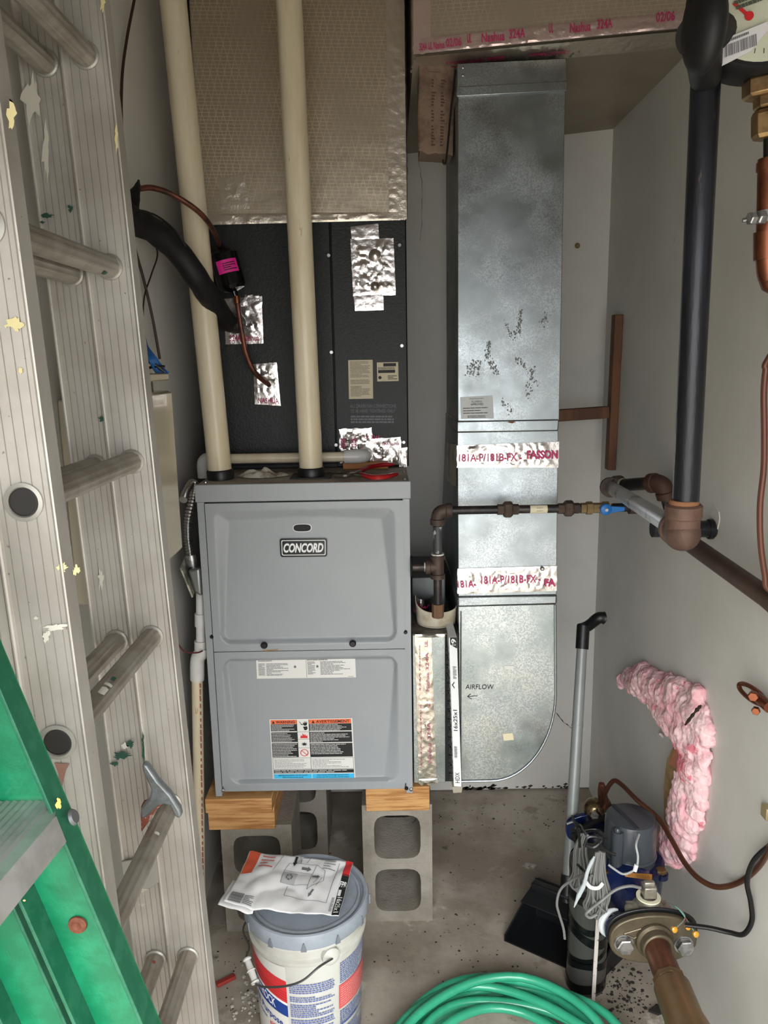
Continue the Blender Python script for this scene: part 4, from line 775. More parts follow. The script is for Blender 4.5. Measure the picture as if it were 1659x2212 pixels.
b = B(); b.lathe([(.004, .010), (.004, .013)], c, (0, -1, 0), 8); b.make('handle_nut', SILVER, vh)
hp(H(1322), H(1362), r_, name='end_nipple'); 
b = B(); b.lathe([(.017, 0), (.017, .03)], H(1358), (1, 0, 0), 16); b.make('coupling', RUST, gp)
# ================================================================ heavy gas main: riser, lower elbow, silver arm, far elbow, labelled nipple
gm = thing('gas_main_pipe', 'heavy black vertical gas pipe with rusty elbow and silver arm reaching back towards the duct', 'pipe', P(1480, 1180, 1.26))
BP = M('black_coated_pipe', (24, 25, 30), .28, .2, spots=[(26, .66, (92, 76, 70))], stretch=(3, 3, .5), bump=(70, .15), var=(8, (36, 38, 46), .4, .7))
Ye = 1.25; ce_ = P(1474, 1150, Ye); top = P(1526, 140, 1.225); up = P(1540, -150, 1.22)
hp(ce_+V(.003, 0, .01), up, .0212, 26, BP, 'riser', gm)
fe_ = P(1318, 1052, 2.06); q = (fe_-ce_).normalized()
SV = M('bare_steel', (206, 208, 212), .36, .9, var=(14, (130, 130, 136), .5, .66), stretch=(1, 1, 1))
dz = (up-ce_).normalized()
b = B(); b.tube([ce_+q*.02, fe_], .0172, 24); b.make('silver_arm', SV, gm)
b = B(); b.tube(spl([ce_+dz*.048, ce_+dz*.02, ce_+q*.004-dz*.004, ce_+q*.03-dz*0, ce_+q*.05], 7), [.0275]*28+[.026], 26); b.lathe([(.0275, .024), (.030, .027), (.030, .046), (.0265, .049)], ce_, dz, 26); b.lathe([(.0275, .028), (.030, .030), (.030, .046), (.0255, .05)], ce_, q, 26); b.ball(ce_-dz*.002+V(0, -.003, 0), .0285, 20); el = b.make('elbow', M('rusty_elbow', (98, 74, 62), .6, .2, var=(14, (74, 54, 45), .35, .65), bump=(120, .3)), gm)
b = B(); b.lathe([(.0235, .047), (.0245, .049), (.0235, .054), (.0215, .056)], ce_, dz, 26); b.make('rust_ring', M('bright_rust', (140, 96, 66), .85), gm)
# far side
d2 = V(1, 0.0, .0).normalized(); ln = P(1440, 1046, 1.95)
c3 = fe_+V(0, .015, 0); b = B(); eln = P(1432, 1042, 1.90); dN = (eln-c3).normalized()
elbow(c3, -q, dN, .0235, .03, .045, par=gm)
b = B(); e4 = eln; b.tube([c3+dN*.03, e4-dN*.02], .0167, 20); lp = b.make('labelled_nipple', IRON, gm)
def wrap2(u, v, h=0):
    a = (v-.5)*2.0; s0 = c3+dN*((eln-c3).length*(.36+.38*u)); return s0+V(0, -math.cos(a), -math.sin(a)*.95)*(.0172+h)
b = B(); b.grid(lambda u, v: wrap2(u, v), 3, 8); s_ = b.make('barcode_label', MC['cream_sticker'], gm); bars(wrap2, (.3, .3, .8, .62), 18, INK, s_, h=.0004)
for k_, s0 in ((.28, .018), (.83, .018)): b = B(); cc = c3+dN*((eln-c3).length*k_); b.tube([cc-dN*.004, cc+dN*.004], s0+.0008, 18); b.make('sealant_ring', M('green_sealant', (150, 148, 118), .7), gm)
dn4 = (P(1446, 1092, 1.90)-eln).normalized(); elbow(eln, -dN, dn4, .022, .028, .042, par=gm, mat=M('dark_rust', (72, 48, 40), .65, .2, bump=(110, .2)))
b = B(); b.tube([eln+dn4*.03, eln+dn4*.085], .0167, 18); b.make('hidden_nipple', IRON, gm)
# stub into the wall, and long brown pipe to the right
b = B(); s0 = W(1543, 1143, XR); b.tube([V(s0.x-.14, s0.y, s0.z+.003), V(s0.x+.02, s0.y, s0.z)], .019, 20); s_ = b.make('wall_stub_pipe', M('black_ribbed', (20, 22, 28), .3), label='short black pipe stub entering the torn hole in the right wall', cat='pipe', base=V(s0.x-.06, s0.y, s0.z-.02))
b = B(); b.lathe([(.0215, -.012), (.023, -.010), (.023, -.002), (.021, 0)], s0+V(-.003, 0, 0), (1, 0, 0), 20); b.make('ribbed_collar', MC['black_ribbed'], s_)
a = P(1488, 1168, 1.72); xx = .69; a = W(1500, 1180, .675); c2 = W(1659, 1292, .70); d = (c2-a).normalized()
b = B(); b.tube([a-d*.06, c2, c2+V(0, d.y, d.z)*.9], .0195, 22); br_ = b.make('brown_pipe', M('brown_painted_pipe', (84, 66, 56), .45, .3, spots=[(30, .72, (170, 160, 146))], var=(8, (70, 54, 46), .4, .6)), label='long brown pipe slanting down along the right wall behind the rusty elbow', cat='pipe')
# ================================================================ gas meter top right
mt = thing('gas_meter', 'black round meter with dial face and barcode label, top right corner', 'meter', P(1560, 120, 1.15))
MB = M('black_casting', (13, 14, 15), .55, 0, bump=(60, .1))
c = P(1521, 56, 1.09); b = B(); b.ball(c, .058, 28, (.42, .8, 1.0)); b.tube([c+V(0, 0, -.03), c+V(.004, 0, .22)], .023, 20); b.tube([c+V(-.0, 0.0, -.02), P(1524, 165, 1.215)], [.024, .022], 20); b.make('side_bowl', MB, mt)
cdl = P(1652, -12, 1.17); ax = V(-.16, -.95, .06).normalized(); b = B(); b.lathe([(.070, -.09), (.092, -.07), (.098, -.03), (.098, -.004), (.093, .004), (.088, .004)], cdl, ax, 48); b.lathe([(.05, -.16), (.07, -.09)], cdl, ax, 30); b.make('housing', MB, mt)
b = B(); b.tube([c+V(.0, .03, 0), cdl-ax*.10], .026, 20); b.make('neck', MB, mt)
X_, Y_, Z_ = basis(ax); 
ru = (V(1, 0, 0)-ax*ax.x).normalized(); uu = ax.cross(ru).normalized(); uu = uu if uu.z > 0 else -uu
b = B(); b.lathe([(.0885, .0045), (.0885, .0055)], cdl, ax, 48); fc = b.make('dial_face', M('dial_cream', (196, 198, 176), .4), mt)
fd = lambda u, v, h=0: cdl+ax*(.0058+h)+(ru*math.cos(.32)+uu*math.sin(.32))*((u-.5)*.166)+(uu*math.cos(.32)-ru*math.sin(.32))*((.5-v)*.166)
pq = lambda x, y, h=.008: (lambda d_: EYE+d_*((cdl+ax*h-EYE).dot(ax)/d_.dot(ax)))(ray(x, y))
b = B(); 
for i in range(40):
    a = 2*math.pi*i/40; r0, r1 = (.40 if i % 5 == 0 else .43), .47; w = .004; b.add([fd(.5+r0*math.cos(a)-w*math.sin(a), .5+r0*math.sin(a)+w*math.cos(a)), fd(.5+r1*math.cos(a)-w*math.sin(a), .5+r1*math.sin(a)+w*math.cos(a)), fd(.5+r1*math.cos(a)+w*math.sin(a), .5+r1*math.sin(a)-w*math.cos(a)), fd(.5+r0*math.cos(a)+w*math.sin(a), .5+r0*math.sin(a)-w*math.cos(a))], [(0, 1, 2, 3)])
b.make('dial_ticks', M('dark_green_ink', (74, 80, 66), .6), fc, smooth=0)
ft2 = frame(pq(1584, 2), pq(1650, -22), pq(1592, 26), pq(1658, 2)); fine(ft2, (.0, .0, 1, .9), 2, MC['dark_green_ink'], fc, word=(.06, .14), fill=.7)
b = B(); 
pq = lambda x, y, h=.008: (lambda d_: EYE+d_*((cdl+ax*h-EYE).dot(ax)/d_.dot(ax)))(ray(x, y)); b.bar(pq(1585, 6), pq(1617, 34), .0042, .0012, ax); b.lathe([(.0058, 0), (.0058, .002)], pq(1618, 35, .0075), ax, 14); b.make('red_pointer', RED, fc, smooth=0)
b = B(); b.add([pq(1574, 56), pq(1582, 50), pq(1586, 54), pq(1582, 62)], [(0, 1, 2, 3)]); b.make('red_mark', RED, fc, smooth=0)
q = lambda x, y: (lambda d_: EYE+d_*((cdl+ax*.0115-EYE).dot(ax)/d_.dot(ax)))(ray(x, y))
f = frame(q(1553, 88), q(1660, 46), q(1554, 145), q(1664, 104)); 
b = B(); b.prism([f(0, .08, 0), f(.05, 0, 0), f(.98, 0, 0), f(1, .3, 0), f(.62, .84, 0), f(0, 1, 0)], ax*-.0015); lb = b.make('barcode_label', M('white_label', (214, 212, 214), .4), mt, rec=True, smooth=0)
bars(f, (.10, .28, .76, .72), 34, M('grey_bars', (96, 94, 98), .6), lb, h=.0006); fine(f, (.2, .08, .66, .2), 1, G1, lb, h=.0006, fill=.8, word=(.05, .09))
# brass and copper fittings at the right edge
cv = thing('copper_riser', 'copper pipe with brass nuts and a clamp at the right edge below the black meter', 'pipe', P(1655, 590, 1.2))
for (x, y0, y1, r, m_) in ((1646, 168, 212, .027, BRASS), (1662, 205, 235, .022, BRASS), (1656, 238, 300, .021, BRASS)):
    b = B(); Yc = 1.2; d_ = P(x, y1, Yc)-P(x, y0, Yc); b.lathe([(r*.85, 0), (r, d_.length*.15), (r, d_.length*.85), (r*.85, d_.length)], P(x, y1, Yc), -d_, 6); b.make('brass_nut', m_, cv, smooth=15, bev=.001)
b = B(); b.tube([P(1664, 230, 1.2), P(1663, 345, 1.2)], .009, 12); b.make('thin_stem', BLACKP, cv)
b = B(); b.tube(spl([P(1663, 342, 1.2), P(1661, 420, 1.2), P(1659, 500, 1.2), P(1658, 560, 1.2), P(1664, 600, 1.2), P(1690, 612, 1.2), V(XR-.003, P(1690, 612, 1.2).y, P(1690, 612, 1.2).z)], 6), .0165, 20); b.make('copper_pipe', COPPER, cv)
for p_, q_, r__ in ((P(1663, 350, 1.2), P(1662.5, 368, 1.2), .0185), (P(1658, 500, 1.2), P(1658, 560, 1.2), .0198)):
    b = B(); b.tube([p_, q_], r__, 20); b.make('copper_coupling', COPPER, cv)
b = B(); b.tube([P(1660.5, 455, 1.2), P(1660, 480, 1.2)], .0188, 20); b.hexnut(P(1650, 470, 1.17), (-1, -.3, 0), .010, .012); b.hexnut(P(1630, 472, 1.17), (-1, -.3, 0), .009, .010); b.tube([P(1655, 470, 1.17), P(1604, 476, 1.175)], .0032, 8); b.make('ground_clamp', SILVER, cv, smooth=20)
b = B(); b.tube(spl([V(XR-.004, 1.30, 1.66), V(.70, 1.30, 1.655), P(1660, 775, 1.3), P(1654, 800, 1.3), P(1650, 850, 1.3), P(1651, 930, 1.3), P(1650, 1010, 1.3), P(1642, 1090, 1.3), P(1643, 1170, 1.3), P(1652, 1240, 1.3), P(1662, 1275, 1.3), V(XR-.004, 1.30, P(1662, 1275, 1.3).z-.03)], 6), .0052, 10); b.make('brown_flex_line', M('brown_flex', (98, 60, 46), .45, .3), label='thin brown tube curving down the right edge of the picture', cat='tube')
# ================================================================ wooden strips
STN = M('stained_wood', (104, 66, 38), .6, 0, var=(8, (80, 48, 28), .4, .6), stretch=(3, 3, .6))
Yw = 2.43; a, c2 = W(1333, 680, XR-.012), W(1319, 1016, XR-.012)
b = B(); b.bar(W(1334, 680, XR-.014), W(1318, 1014, XR-.014), .038, .026, (1, 0, 0)); b.make('vertical_wood_strip', STN, bev=.002, label='brown stained vertical wood strip fixed to the right wall', cat='wood strip')
b = B(); e0 = P(1313, 890, 2.40); s0 = P(1180, 899, 2.40); b.bar(s0, e0, .036, .036, (0, 1, 0)); b.make('horizontal_wood_strip', STN, bev=.002, label='brown wood strip bridging from behind the duct to the vertical strip', cat='wood strip')
# ================================================================ pink insulation bulging from the right wall
INS = M('pink_fibreglass', (236, 172, 180), .95, 0, var=(22, (240, 206, 208), .35, .6), spots=[(11, .58, (226, 128, 142)), (30, .64, (214, 184, 186))], bump=(110, .6, 'n', .004))
rn = random.Random(11)
bx = B()
poly = [(1340, 1472), (1356, 1450), (1392, 1434), (1440, 1448), (1522, 1478), (1538, 1520), (1556, 1572), (1548, 1615), (1554, 1650), (1540, 1700), (1537, 1760), (1520, 1805), (1512, 1860), (1470, 1870), (1424, 1852), (1428, 1805), (1450, 1770), (1462, 1700), (1478, 1640), (1462, 1605), (1436, 1572), (1402, 1520), (1362, 1492)]
def inside(x, y):
    c = False
    for i in range(len(poly)):
        (x0, y0), (x1, y1) = poly[i], poly[i-1]
        if (y0 > y) != (y1 > y) and x < (x1-x0)*(y-y0)/(y1-y0)+x0: c = not c
    return c
def edged(x, y):
    m = 1e9
    for i in range(len(poly)):
        (x0, y0), (x1, y1) = poly[i-1], poly[i]; t_ = max(0, min(1, ((x-x0)*(x1-x0)+(y-y0)*(y1-y0))/((x1-x0)**2+(y1-y0)**2))); m = min(m, math.hypot(x-x0-(x1-x0)*t_, y-y0-(y1-y0)*t_))
    return m
k = 0
while k < 330:
    x, y = rn.uniform(1335, 1560), rn.uniform(1430, 1872)
    if not inside(x, y): continue
    e_ = edged(x, y)
    if e_ < 9: continue
    k += 1; scw = (W(x, y+1, XR)-W(x, y, XR)).length; rad = min(e_*.95, rn.uniform(15, 30))*scw
    bx.ball(W(x, y, XR)+V(-rad*.25-min(e_, 30)*scw*.35, 0, 0), rad, 10, (.8, 1.35, 1))
for (x, y, r) in ((1356, 1468, 16), (1370, 1452, 14), (1350, 1480, 10), (1400, 1448, 18), (1436, 1822, 22), (1445, 1848, 22), (1470, 1860, 16), (1535, 1575, 20), (1540, 1600, 18), (1530, 1655, 16), (1520, 1500, 18)):
    scw = (W(x, y+1, XR)-W(x, y, XR)).length; bx.ball(W(x, y, XR)+V(-.012, 0, 0), r*scw, 10)
ins = bx.make('pink_insulation', INS, label='pink fluffy insulation spilling out of a long hole in the right wall', cat='insulation', smooth=0)
md = ins.modifiers.new('merge', 'REMESH'); md.mode = 'VOXEL'; md.voxel_size = .0032; md.use_smooth_shade = True
for nm, sc_, st in (('lumps', .045, .016), ('fibres', .012, .006), ('fuzz', .004, .004)):
    tx = bpy.data.textures.new(nm, 'CLOUDS'); tx.noise_scale = sc_; tx.noise_depth = 3; md = ins.modifiers.new(nm, 'DISPLACE'); md.texture = tx; md.strength = st; md.texture_coords = 'GLOBAL'; md.mid_level = .5
b = B(); fp = [(1462, 1606), (1474, 1592), (1478, 1600), (1474, 1640), (1458, 1680), (1448, 1740), (1444, 1790), (1438, 1776), (1437, 1700), (1444, 1640)]
b.prism([W(x, y, XR-.030) for x, y in fp], (-.004, 0, 0)); kf = b.make('paper_facing', M('kraft_paper', (150, 124, 84), .8, 0, var=(30, (128, 100, 64), .4, .6)), ins, rec=True)
b = B(); fp = [(1462, 1606), (1474, 1592), (1476, 1610), (1462, 1662), (1446, 1650)]; b.prism([W(x, y, XR-.035) for x, y in fp], (-.001, 0, 0)); b.make('stained_facing', M('red_brown_paper', (166, 104, 82), .8), kf, rec=True, smooth=0)
b = B(); b.tube(spl([W(1514, 1524, XR-.045), W(1500, 1540, XR-.05), W(1480, 1566, XR-.05)], 5), [.002, .004, .003, .005, .003, .002, .004, .003, .004, .003, .002], 6); b.make('dark_slit', M('slit_brown', (44, 32, 28), .9), ins)  # dark brown strand drawn along the slit
b = B(); q = W(1433, 1593, XR-.004); b.tube([q, q+V(-.004, .01, .004), q+V(-.002, .02, .002), q+V(-.004, .03, -.003)], [.003, .005, .003, .002], 6); b.make('insulation_tuft', M('pale_fluff', (206, 190, 192), .95), label='tiny pale tuft of fluff stuck to the wall left of the insulation', cat='fluff')
# copper pipe clamp on the wall
c = W(1622, 1497, XR-.02); cl = B(); n = 22
cl.tube([c+V(-.018*math.cos(a)*.4, math.cos(a)*.040, math.sin(a)*.013)+V(0, -.004, 0) for a in [2*math.pi*i/n for i in range(n+1)]], .0048, 8); o = cl.make('copper_clamp', COPPER, label='small copper clamp ring on the right wall, right of the pink insulation', cat='clamp')
b = B(); b.tube([c+V(0, -.03, .004), c+V(.0, -.075, .004)], .011, 12); b.hexnut(c+V(-.012, -.035, .012), (-.6, -1, 0), .010, .012); b.hexnut(c+V(-.010, -.045, -.014), (-.6, -1, 0), .008, .010); b.make('clamp_lug', COPPER, o, smooth=20)
b = B(); q = W(1662, 1755, XR); b.box(q+V(-.012, -.012, -.012), q+V(0, .012, .014)); b.make('wall_fitting', M('pale_brass', (176, 160, 120), .5, .5), bev=.002, label='small pale brass fitting at the far right edge of the wall', cat='fitting')

# ================================================================ long-handled dustpan
dp = thing('dustpan', 'black long-handled dustpan with grey pole standing against the back wall corner', 'dustpan', F(1200, 2000))
ph, pb = P(1258, 1385, 2.10), P(1226, 1930, 1.875); GP = M('grey_pole', (142, 146, 144), .4, .15, var=(10, (136, 140, 138), .4, .6))
d = (ph-pb).normalized(); b = B(); b.tube([pb, pb+d*.42, ph], [.0165, .0155, .0145], 20); pole = b.make('pole', GP, dp)
b = B(); q = P(1245, 1568, 2.03); b.tube([pb+d*((q-pb).dot(d)), pb+d*((q-pb).dot(d)+.004)], .0165, 20); b.make('pole_joint', GP, dp)
b = B(); b.tube([ph-d*.022, ph+d*.045], .0185, 16); b.tube([ph+d*.035, ph+d*.052+V(-.004, 0, 0)], [.0185, .013], 16); gr = b.make('grip_socket', BLACKP, dp)
b = B(); e1 = P(1303, 1335, 2.09); b.tube(spl([ph+d*.034+V(-.01, 0, 0), ph+d*.044+V(.015, 0, .0), e1+V(-.014, 0, 0), e1+V(.004, 0, 0)], 5), [.016]*8+[.0165]*6+[.0185, .015], 14); b.make('hand_grip', BLACKP, dp)
b = B(); b.ball(ph+V(.0, -.0185, -.014), .0035, 8); b.make('screw', SILVER, dp)
PB = M('pan_plastic', (22, 23, 25), .35, 0, bump=(60, .1)); 
# pan: deep scoop, open towards the lower left
A = F(1092, 2034); Bf = F(1240, 2060); Cf = F(1352, 2062); up_ = V(0, 0, 1)
L0, L1, R1 = F(1092, 2034), F(1290, 2122), F(1352, 2060); bk1 = R1; bk0 = L0+(bk1-L1); up_ = V(0, 0, 1)
print('pan', L0, L1, bk0, bk1)
K0 = bk0+V(0, 0, .125); K1 = bk1+V(0, 0, .125); K1 = K0+(K1-K0)*.98; th = V(0, 0, .004)
b = B(); b.hexa([L0, L1, bk1, bk0, L0+th, L1+th, bk1+th, bk0+th]); b.make('pan_floor', PB, dp, rec=True)
b = B(); o_ = (bk1-L1).normalized()*.006; b.hexa([bk0, bk1, bk1+o_, bk0+o_, K0, K1, K1+o_, K0+o_]); b.make('pan_back', PB, dp, rec=True, bev=.002)
l_ = (L1-L0).normalized()*.004
b = B(); b.prism([L0, bk0, K0, L0+V(0, 0, .02)], -l_); b.make('pan_side', PB, dp, rec=True)
b = B(); b.prism([L1, bk1, K1, L1+V(0, 0, .02)], l_); b.make('pan_side', PB, dp, rec=True)
m0, m1 = K0*.45+L0*.55+V(0, 0, .035), K1*.45+L1*.55+V(0, 0, .035)
b = B(); n_ = V(0, 0, -.004); b.hexa([K0, K1, m1, m0, K0+n_, K1+n_, m1+n_, m0+n_]); b.make('pan_cover', PB, dp, rec=True, bev=.002)
b = B(); i_ = (L0-bk0).normalized(); h0 = K0+i_*.022+V(0, 0, -.008); h1 = K0+(K1-K0)*.62+i_*.022+V(0, 0, -.008); b.bar(h0, h1, .026, .022, (0, 0, 1)); b.make('hinge_bar', PB, dp, bev=.005)
b = B(); b.bar(h0+i_*.018+V(0, 0, -.022)+(h1-h0)*.04, h1+i_*.018+V(0, 0, -.022), .009, .005, (0, -1, .5)); b.make('tan_lip_strip', M('tan_strip', (168, 132, 104), .7), dp, bev=.001)
b = B(); b.tube([pb-d*.02, pb+d*.05], .021, 18); b.make('pole_socket', PB, dp)
b = B(); b.ball(P(1233, 1937, 1.80), .004, 8); b.make('rivet', SILVER, dp)

# ================================================================ water meter assembly
BLU = M('blue_casting', (16, 34, 84), .22, 0, coat=.4, bump=(70, .15), var=(14, (10, 22, 58), .4, .6))
BRZ = M('bronze', (104, 94, 76), .46, .6, var=(16, (92, 84, 68), .4, .6), spots=[(24, .7, (142, 158, 146))], bump=(60, .2))
CAP = M('grey_smoky_plastic', (62, 67, 72), .28, 0, coat=.15)
wm = thing('water_meter', 'blue water meter with a grey round cap, bronze oval flange facing forward', 'meter', F(1400, 2212))
xm, zm = .585, .30
cf = P(1408, 2022, 1.49); bk = V(cf.x-.012, 1.90, cf.z-.01); axm = (bk-cf).normalized()
capb = P(1366, 1868, 1.665); capc = V(capb.x+.003, 1.70, 0)
zcap0 = P(1366, 1880, 1.65).z; zcap1 = P(1366, 1762, 1.70).z
print('meter', cf, zcap0, zcap1, capc)
b = B(); b.tube(spl([cf+axm*.01, cf+axm*.06, cf+axm*.13, cf+axm*.26, cf+axm*.36, bk], 5), [.040, .040, .041, .042, .043, .045, .048, .052, .056, .060, .066, .072, .075, .076, .075, .072, .066, .060, .054, .050, .046, .044, .044, .044, .044, .044], 28)
b.lathe([(.078, -.10), (.082, -.03), (.084, -.012), (.084, .0), (.066, .004)], V(capc.x, capc.y, zcap0-.004), (0, 0, 1), 28); mb_ = b.make('meter_body', BLU, wm)
b = B(); b.lathe([(.0615, -.004), (.062, .01), (.061, zcap1-zcap0-.012), (.058, zcap1-zcap0-.002), (.052, zcap1-zcap0), (.001, zcap1-zcap0+.001)], V(capc.x, capc.y, zcap0), (0, 0, 1), 36); cp = b.make('register_cap', CAP, wm)
b = B(); b.lathe([(.0625, .012), (.0645, .016), (.0625, .022)], V(capc.x, capc.y, zcap0), (0, 0, 1), 36); b.make('cap_ring', CAP, cp)
b = B(); b.bar(V(capc.x-.03, capc.y+.048, zcap1+.001), V(capc.x-.002, capc.y-.058, zcap1+.001), .009, .004, (0, 0, 1)); b.make('lid_ridge', M('cap_dark', (44, 48, 53), .35), cp, bev=.001)
text('SENSUS', lambda u, v, h=0: V(capc.x+.012+.012*v+.022*u-.02*(0), capc.y+.038-.055*u, zcap1+.0016+h+.00*v), (0, 0, 1, 1), MC['cap_dark'], cp)
b = B(); b.tube([V(capc.x-.045, capc.y-.046, zcap0+.01), V(capc.x-.045, capc.y-.046, zcap1-.01)], .014, 12); b.ball(V(capc.x-.048, capc.y-.050, zcap1-.006), .008, 10); b.make('hinge_lug', CAP, cp)
for sx_, sy_ in ((-1, -1), (1, -1), (1, 1), (-1, 1)):
    c = V(capc.x+sx_*.062, capc.y+sy_*.05, zcap0-.02); b = B(); b.lathe([(.017, 0), (.017, .012)], c, (0, 0, 1), 16); b.make('bolt_boss', BLU, wm); b = B(); b.hexnut(c+V(0, 0, .012), (0, 0, 1), .013, .010); b.make('hex_bolt', BRASS, wm, smooth=15)
# stamped brass number plate
f = frame(P(1348, 1884, 1.585), P(1408, 1888, 1.585), P(1350, 1893, 1.583), P(1408, 1901, 1.583)); tg = plate(f, 'number_plate', M('orange_brass', (176, 122, 58), .4, .6), wm, .002); text('60189220', f, (.12, .2, .9, .8), M('stamped', (110, 70, 32), .6), tg, h=.0022)
# test plug with zinc-like casting on top, oval flange in front
cpg = P(1400, 1948, 1.525); ZN = M('nickel_casting', (168, 164, 152), .4, .7, bump=(80, .2), var=(20, (140, 134, 122), .4, .6))
b = B(); b.lathe([(.036, -.012), (.034, .0), (.027, .006), (.025, .022), (.018, .025)], cpg+V(0, 0, -.01), (0, 0, 1), 28); b.ball(cpg+V(-.04, 0, -.016), .013, 12, (1, 1, .8)); b.ball(cpg+V(.04, 0, -.018), .013, 12, (1, 1, .8)); b.obox(cpg+V(0, 0, -.018), V(.045, 0, 0), V(0, .016, 0), V(0, 0, .009)); pg = b.make('plug_flange', ZN, wm, smooth=30)
b = B(); b.lathe([(.0265, 0), (.0265, .003)], cpg+V(0, 0, .012), (0, 0, 1), 28); b.make('cream_gasket', M('cream_gasket', (214, 210, 184), .6), pg)
b = B(); b.obox(cpg+V(0, 0, .030), V(.014, 0, 0), V(0, .014, 0), V(0, 0, .014)); b.obox(cpg+V(0, 0, .046), V(.012, 0, 0), V(0, .006, 0), V(0, 0, .006)); b.make('square_plug', ZN, pg, bev=.003)
def oval(c, ax, rx, rz, th, n=40, k=.75):
    pts = []
    for i in range(n):
        a = 2*math.pi*i/n; rr_ = 1; pts.append(c+V(math.copysign(abs(math.cos(a))**1.0, math.cos(a))*rx, 0, math.copysign(abs(math.sin(a))**k, math.sin(a))*rz))
    return pts, ax*th
tilt = R(4)
pts, v = oval(cf+V(.002, .004, .006), axm, .101, .060, .006); b = B(); b.prism(pts, v); b.make('rubber_gasket', BLACKP, wm, bev=.002, rec=True)
pts, v = oval(cf+V(0, 0, 0)-axm*.012, axm, .096, .060, .015); b = B(); b.prism(pts, v); b.lathe([(.042, 0), (.041, .008), (.036, .013), (.034, .03)], cf-axm*.012, -axm, 30); ff_ = b.make('oval_flange', BRZ, wm, bev=.003, rec=True)
b = B(); q0 = [cf+V(x, -.013, z)*1 for x, z in ((-.066, .018), (-.030, .030), (-.030, .014), (-.045, .006))]; b.tube(q0+[q0[0]], .0022, 6); b.make('raised_rib', BRZ, ff_)
pts, v = oval(cf+axm*.014, axm, .098, .046, .016); b = B(); b.prism(pts, v); b.make('meter_flange', BLU, wm, bev=.003, rec=True)
for s in (-1, 1):
    c = cf+V(s*.066, -.012, -.006+(-.006 if s > 0 else .0)); b = B(); b.lathe([(.0215, 0), (.0215, .003)], c, -axm, 24); b.make('washer', SILVER, wm); b = B(); b.hexnut(c-axm*.003, -axm, .0195, .015); b.make('hex_bolt', SILVER, wm, smooth=15)
# white plastic ring left of the flange
b = B(); c = P(1330, 1995, 1.53); b.tube([c+V(-.032*math.cos(a), 0, .036*math.sin(a)) for a in [i*.23-1.3 for i in range(14)]], [.002, .004, .006, .0075, .009, .009, .009, .009, .009, .008, .007, .005, .004, .002], 10); b.make('white_ring', M('pale_plastic', (196, 200, 202), .4), wm)
# copper pipe and bronze body towards the camera
e = P(1560, 2330, 1.10); p0 = cf-axm*.02; e = p0+(-axm*.9+V(.0, 0, 0)).normalized()*.75; e = V(P(1500, 2212, 1.16).x+.008, .95, cf.z+.0)
dq = (e-p0).normalized()
b = B(); b.tube([p0, p0+dq*.14], .029, 28); b.make('copper_pipe', M('brown_copper', (112, 74, 54), .35, .6, var=(10, (92, 58, 44), .4, .6)), wm)
b = B(); b.lathe([(.031, .10), (.034, .104), (.034, .116), (.031, .12)], p0, dq, 8); b.lathe([(.033, .118), (.037, .124), (.038, .20), (.043, .23), (.043, .36), (.040, .40), (.040, .70)], p0, dq, 32); b.make('bronze_body', M('bronze_body', (134, 108, 78), .4, .7, var=(9, (112, 90, 66), .4, .6), bump=(90, .15)), wm, smooth=30)
b = B(); b.lathe([(.030, 0), (.0305, .006), (.029, .008)], p0+dq*.006, dq, 28); b.make('solder_ring', M('verdigris', (176, 176, 152), .6), wm)
# back flange, brass dome and copper line
pts, v = oval(bk+V(-.012, 0, .0), axm, .068, .046, .016); b = B(); b.prism(pts, v); b.make('rear_flange', BLU, wm, rec=True, bev=.003)
b = B(); q = P(1262, 1792, 1.86); b.tube([P(1240, 1812, 1.84), P(1300, 1768, 1.88)], .012, 10, flat=1.6); b.make('rear_gasket', BLACKP, wm)
for x, y in ((1284, 1764), (1250, 1790)): b = B(); b.hexnut(P(x, y, 1.84), (0, -.5, 1), .011, .008); b.make('hex_bolt', SILVER, wm, smooth=15)
b = B(); c = P(1284, 1746, 1.91); b.ball(c, .030, 24, (1, 1, .95)); b.tube([c, c+V(.04, .02, .0)], .02, 16); b.make('brass_dome', M('dark_brass', (132, 116, 88), .22, .9), wm)
b = B(); b.tube([c+V(-.004, -.004, -.02), V(c.x-.002, c.y, .06)], .022, 18); b.make('rear_pipe', BRZ, wm)
b = B(); cc_ = spl([P(1300, 1738, 1.90), P(1297, 1712, 1.89), P(1300, 1694, 1.88), P(1308, 1730, 1.89), P(1306, 1745, 1.89)], 5); b.tube(cc_, .0075, 8); b.make('copper_pigtail', DC, wm)
b = B(); b.tube(spl([P(1306, 1740, 1.90), P(1308, 1712, 1.88), P(1325, 1687, 1.86), P(1344, 1696, 1.83), P(1376, 1728, 1.76), P(1422, 1768, 1.70), P(1450, 1812, 1.64), P(1478, 1862, 1.58), P(1510, 1898, 1.52), P(1550, 1916, 1.48), P(1598, 1905, 1.44), P(1640, 1870, 1.37), P(1668, 1820, 1.30), P(1690, 1780, 1.24)], 7), .0062, 10); o = b.make('copper_capillary', M('brown_capillary', (92, 58, 42), .35, .6), label='brown copper tube looping from behind the blue meter out past the right edge', cat='copper pipe')
b = B(); b.tube(spl([P(1480, 1998, 1.44), P(1530, 2004, 1.42), P(1575, 2014, 1.40), P(1606, 2018, 1.38), P(1624, 1990, 1.37), P(1622, 1950, 1.37), P(1614, 1905, 1.37), P(1628, 1860, 1.35), P(1665, 1825, 1.31), P(1700, 1810, 1.24)], 7), .0052, 10); b.make('black_cable', M('black_rubber_cable', (18, 18, 20), .3), label='black cable from the meter flange looping up to the right edge', cat='cable')
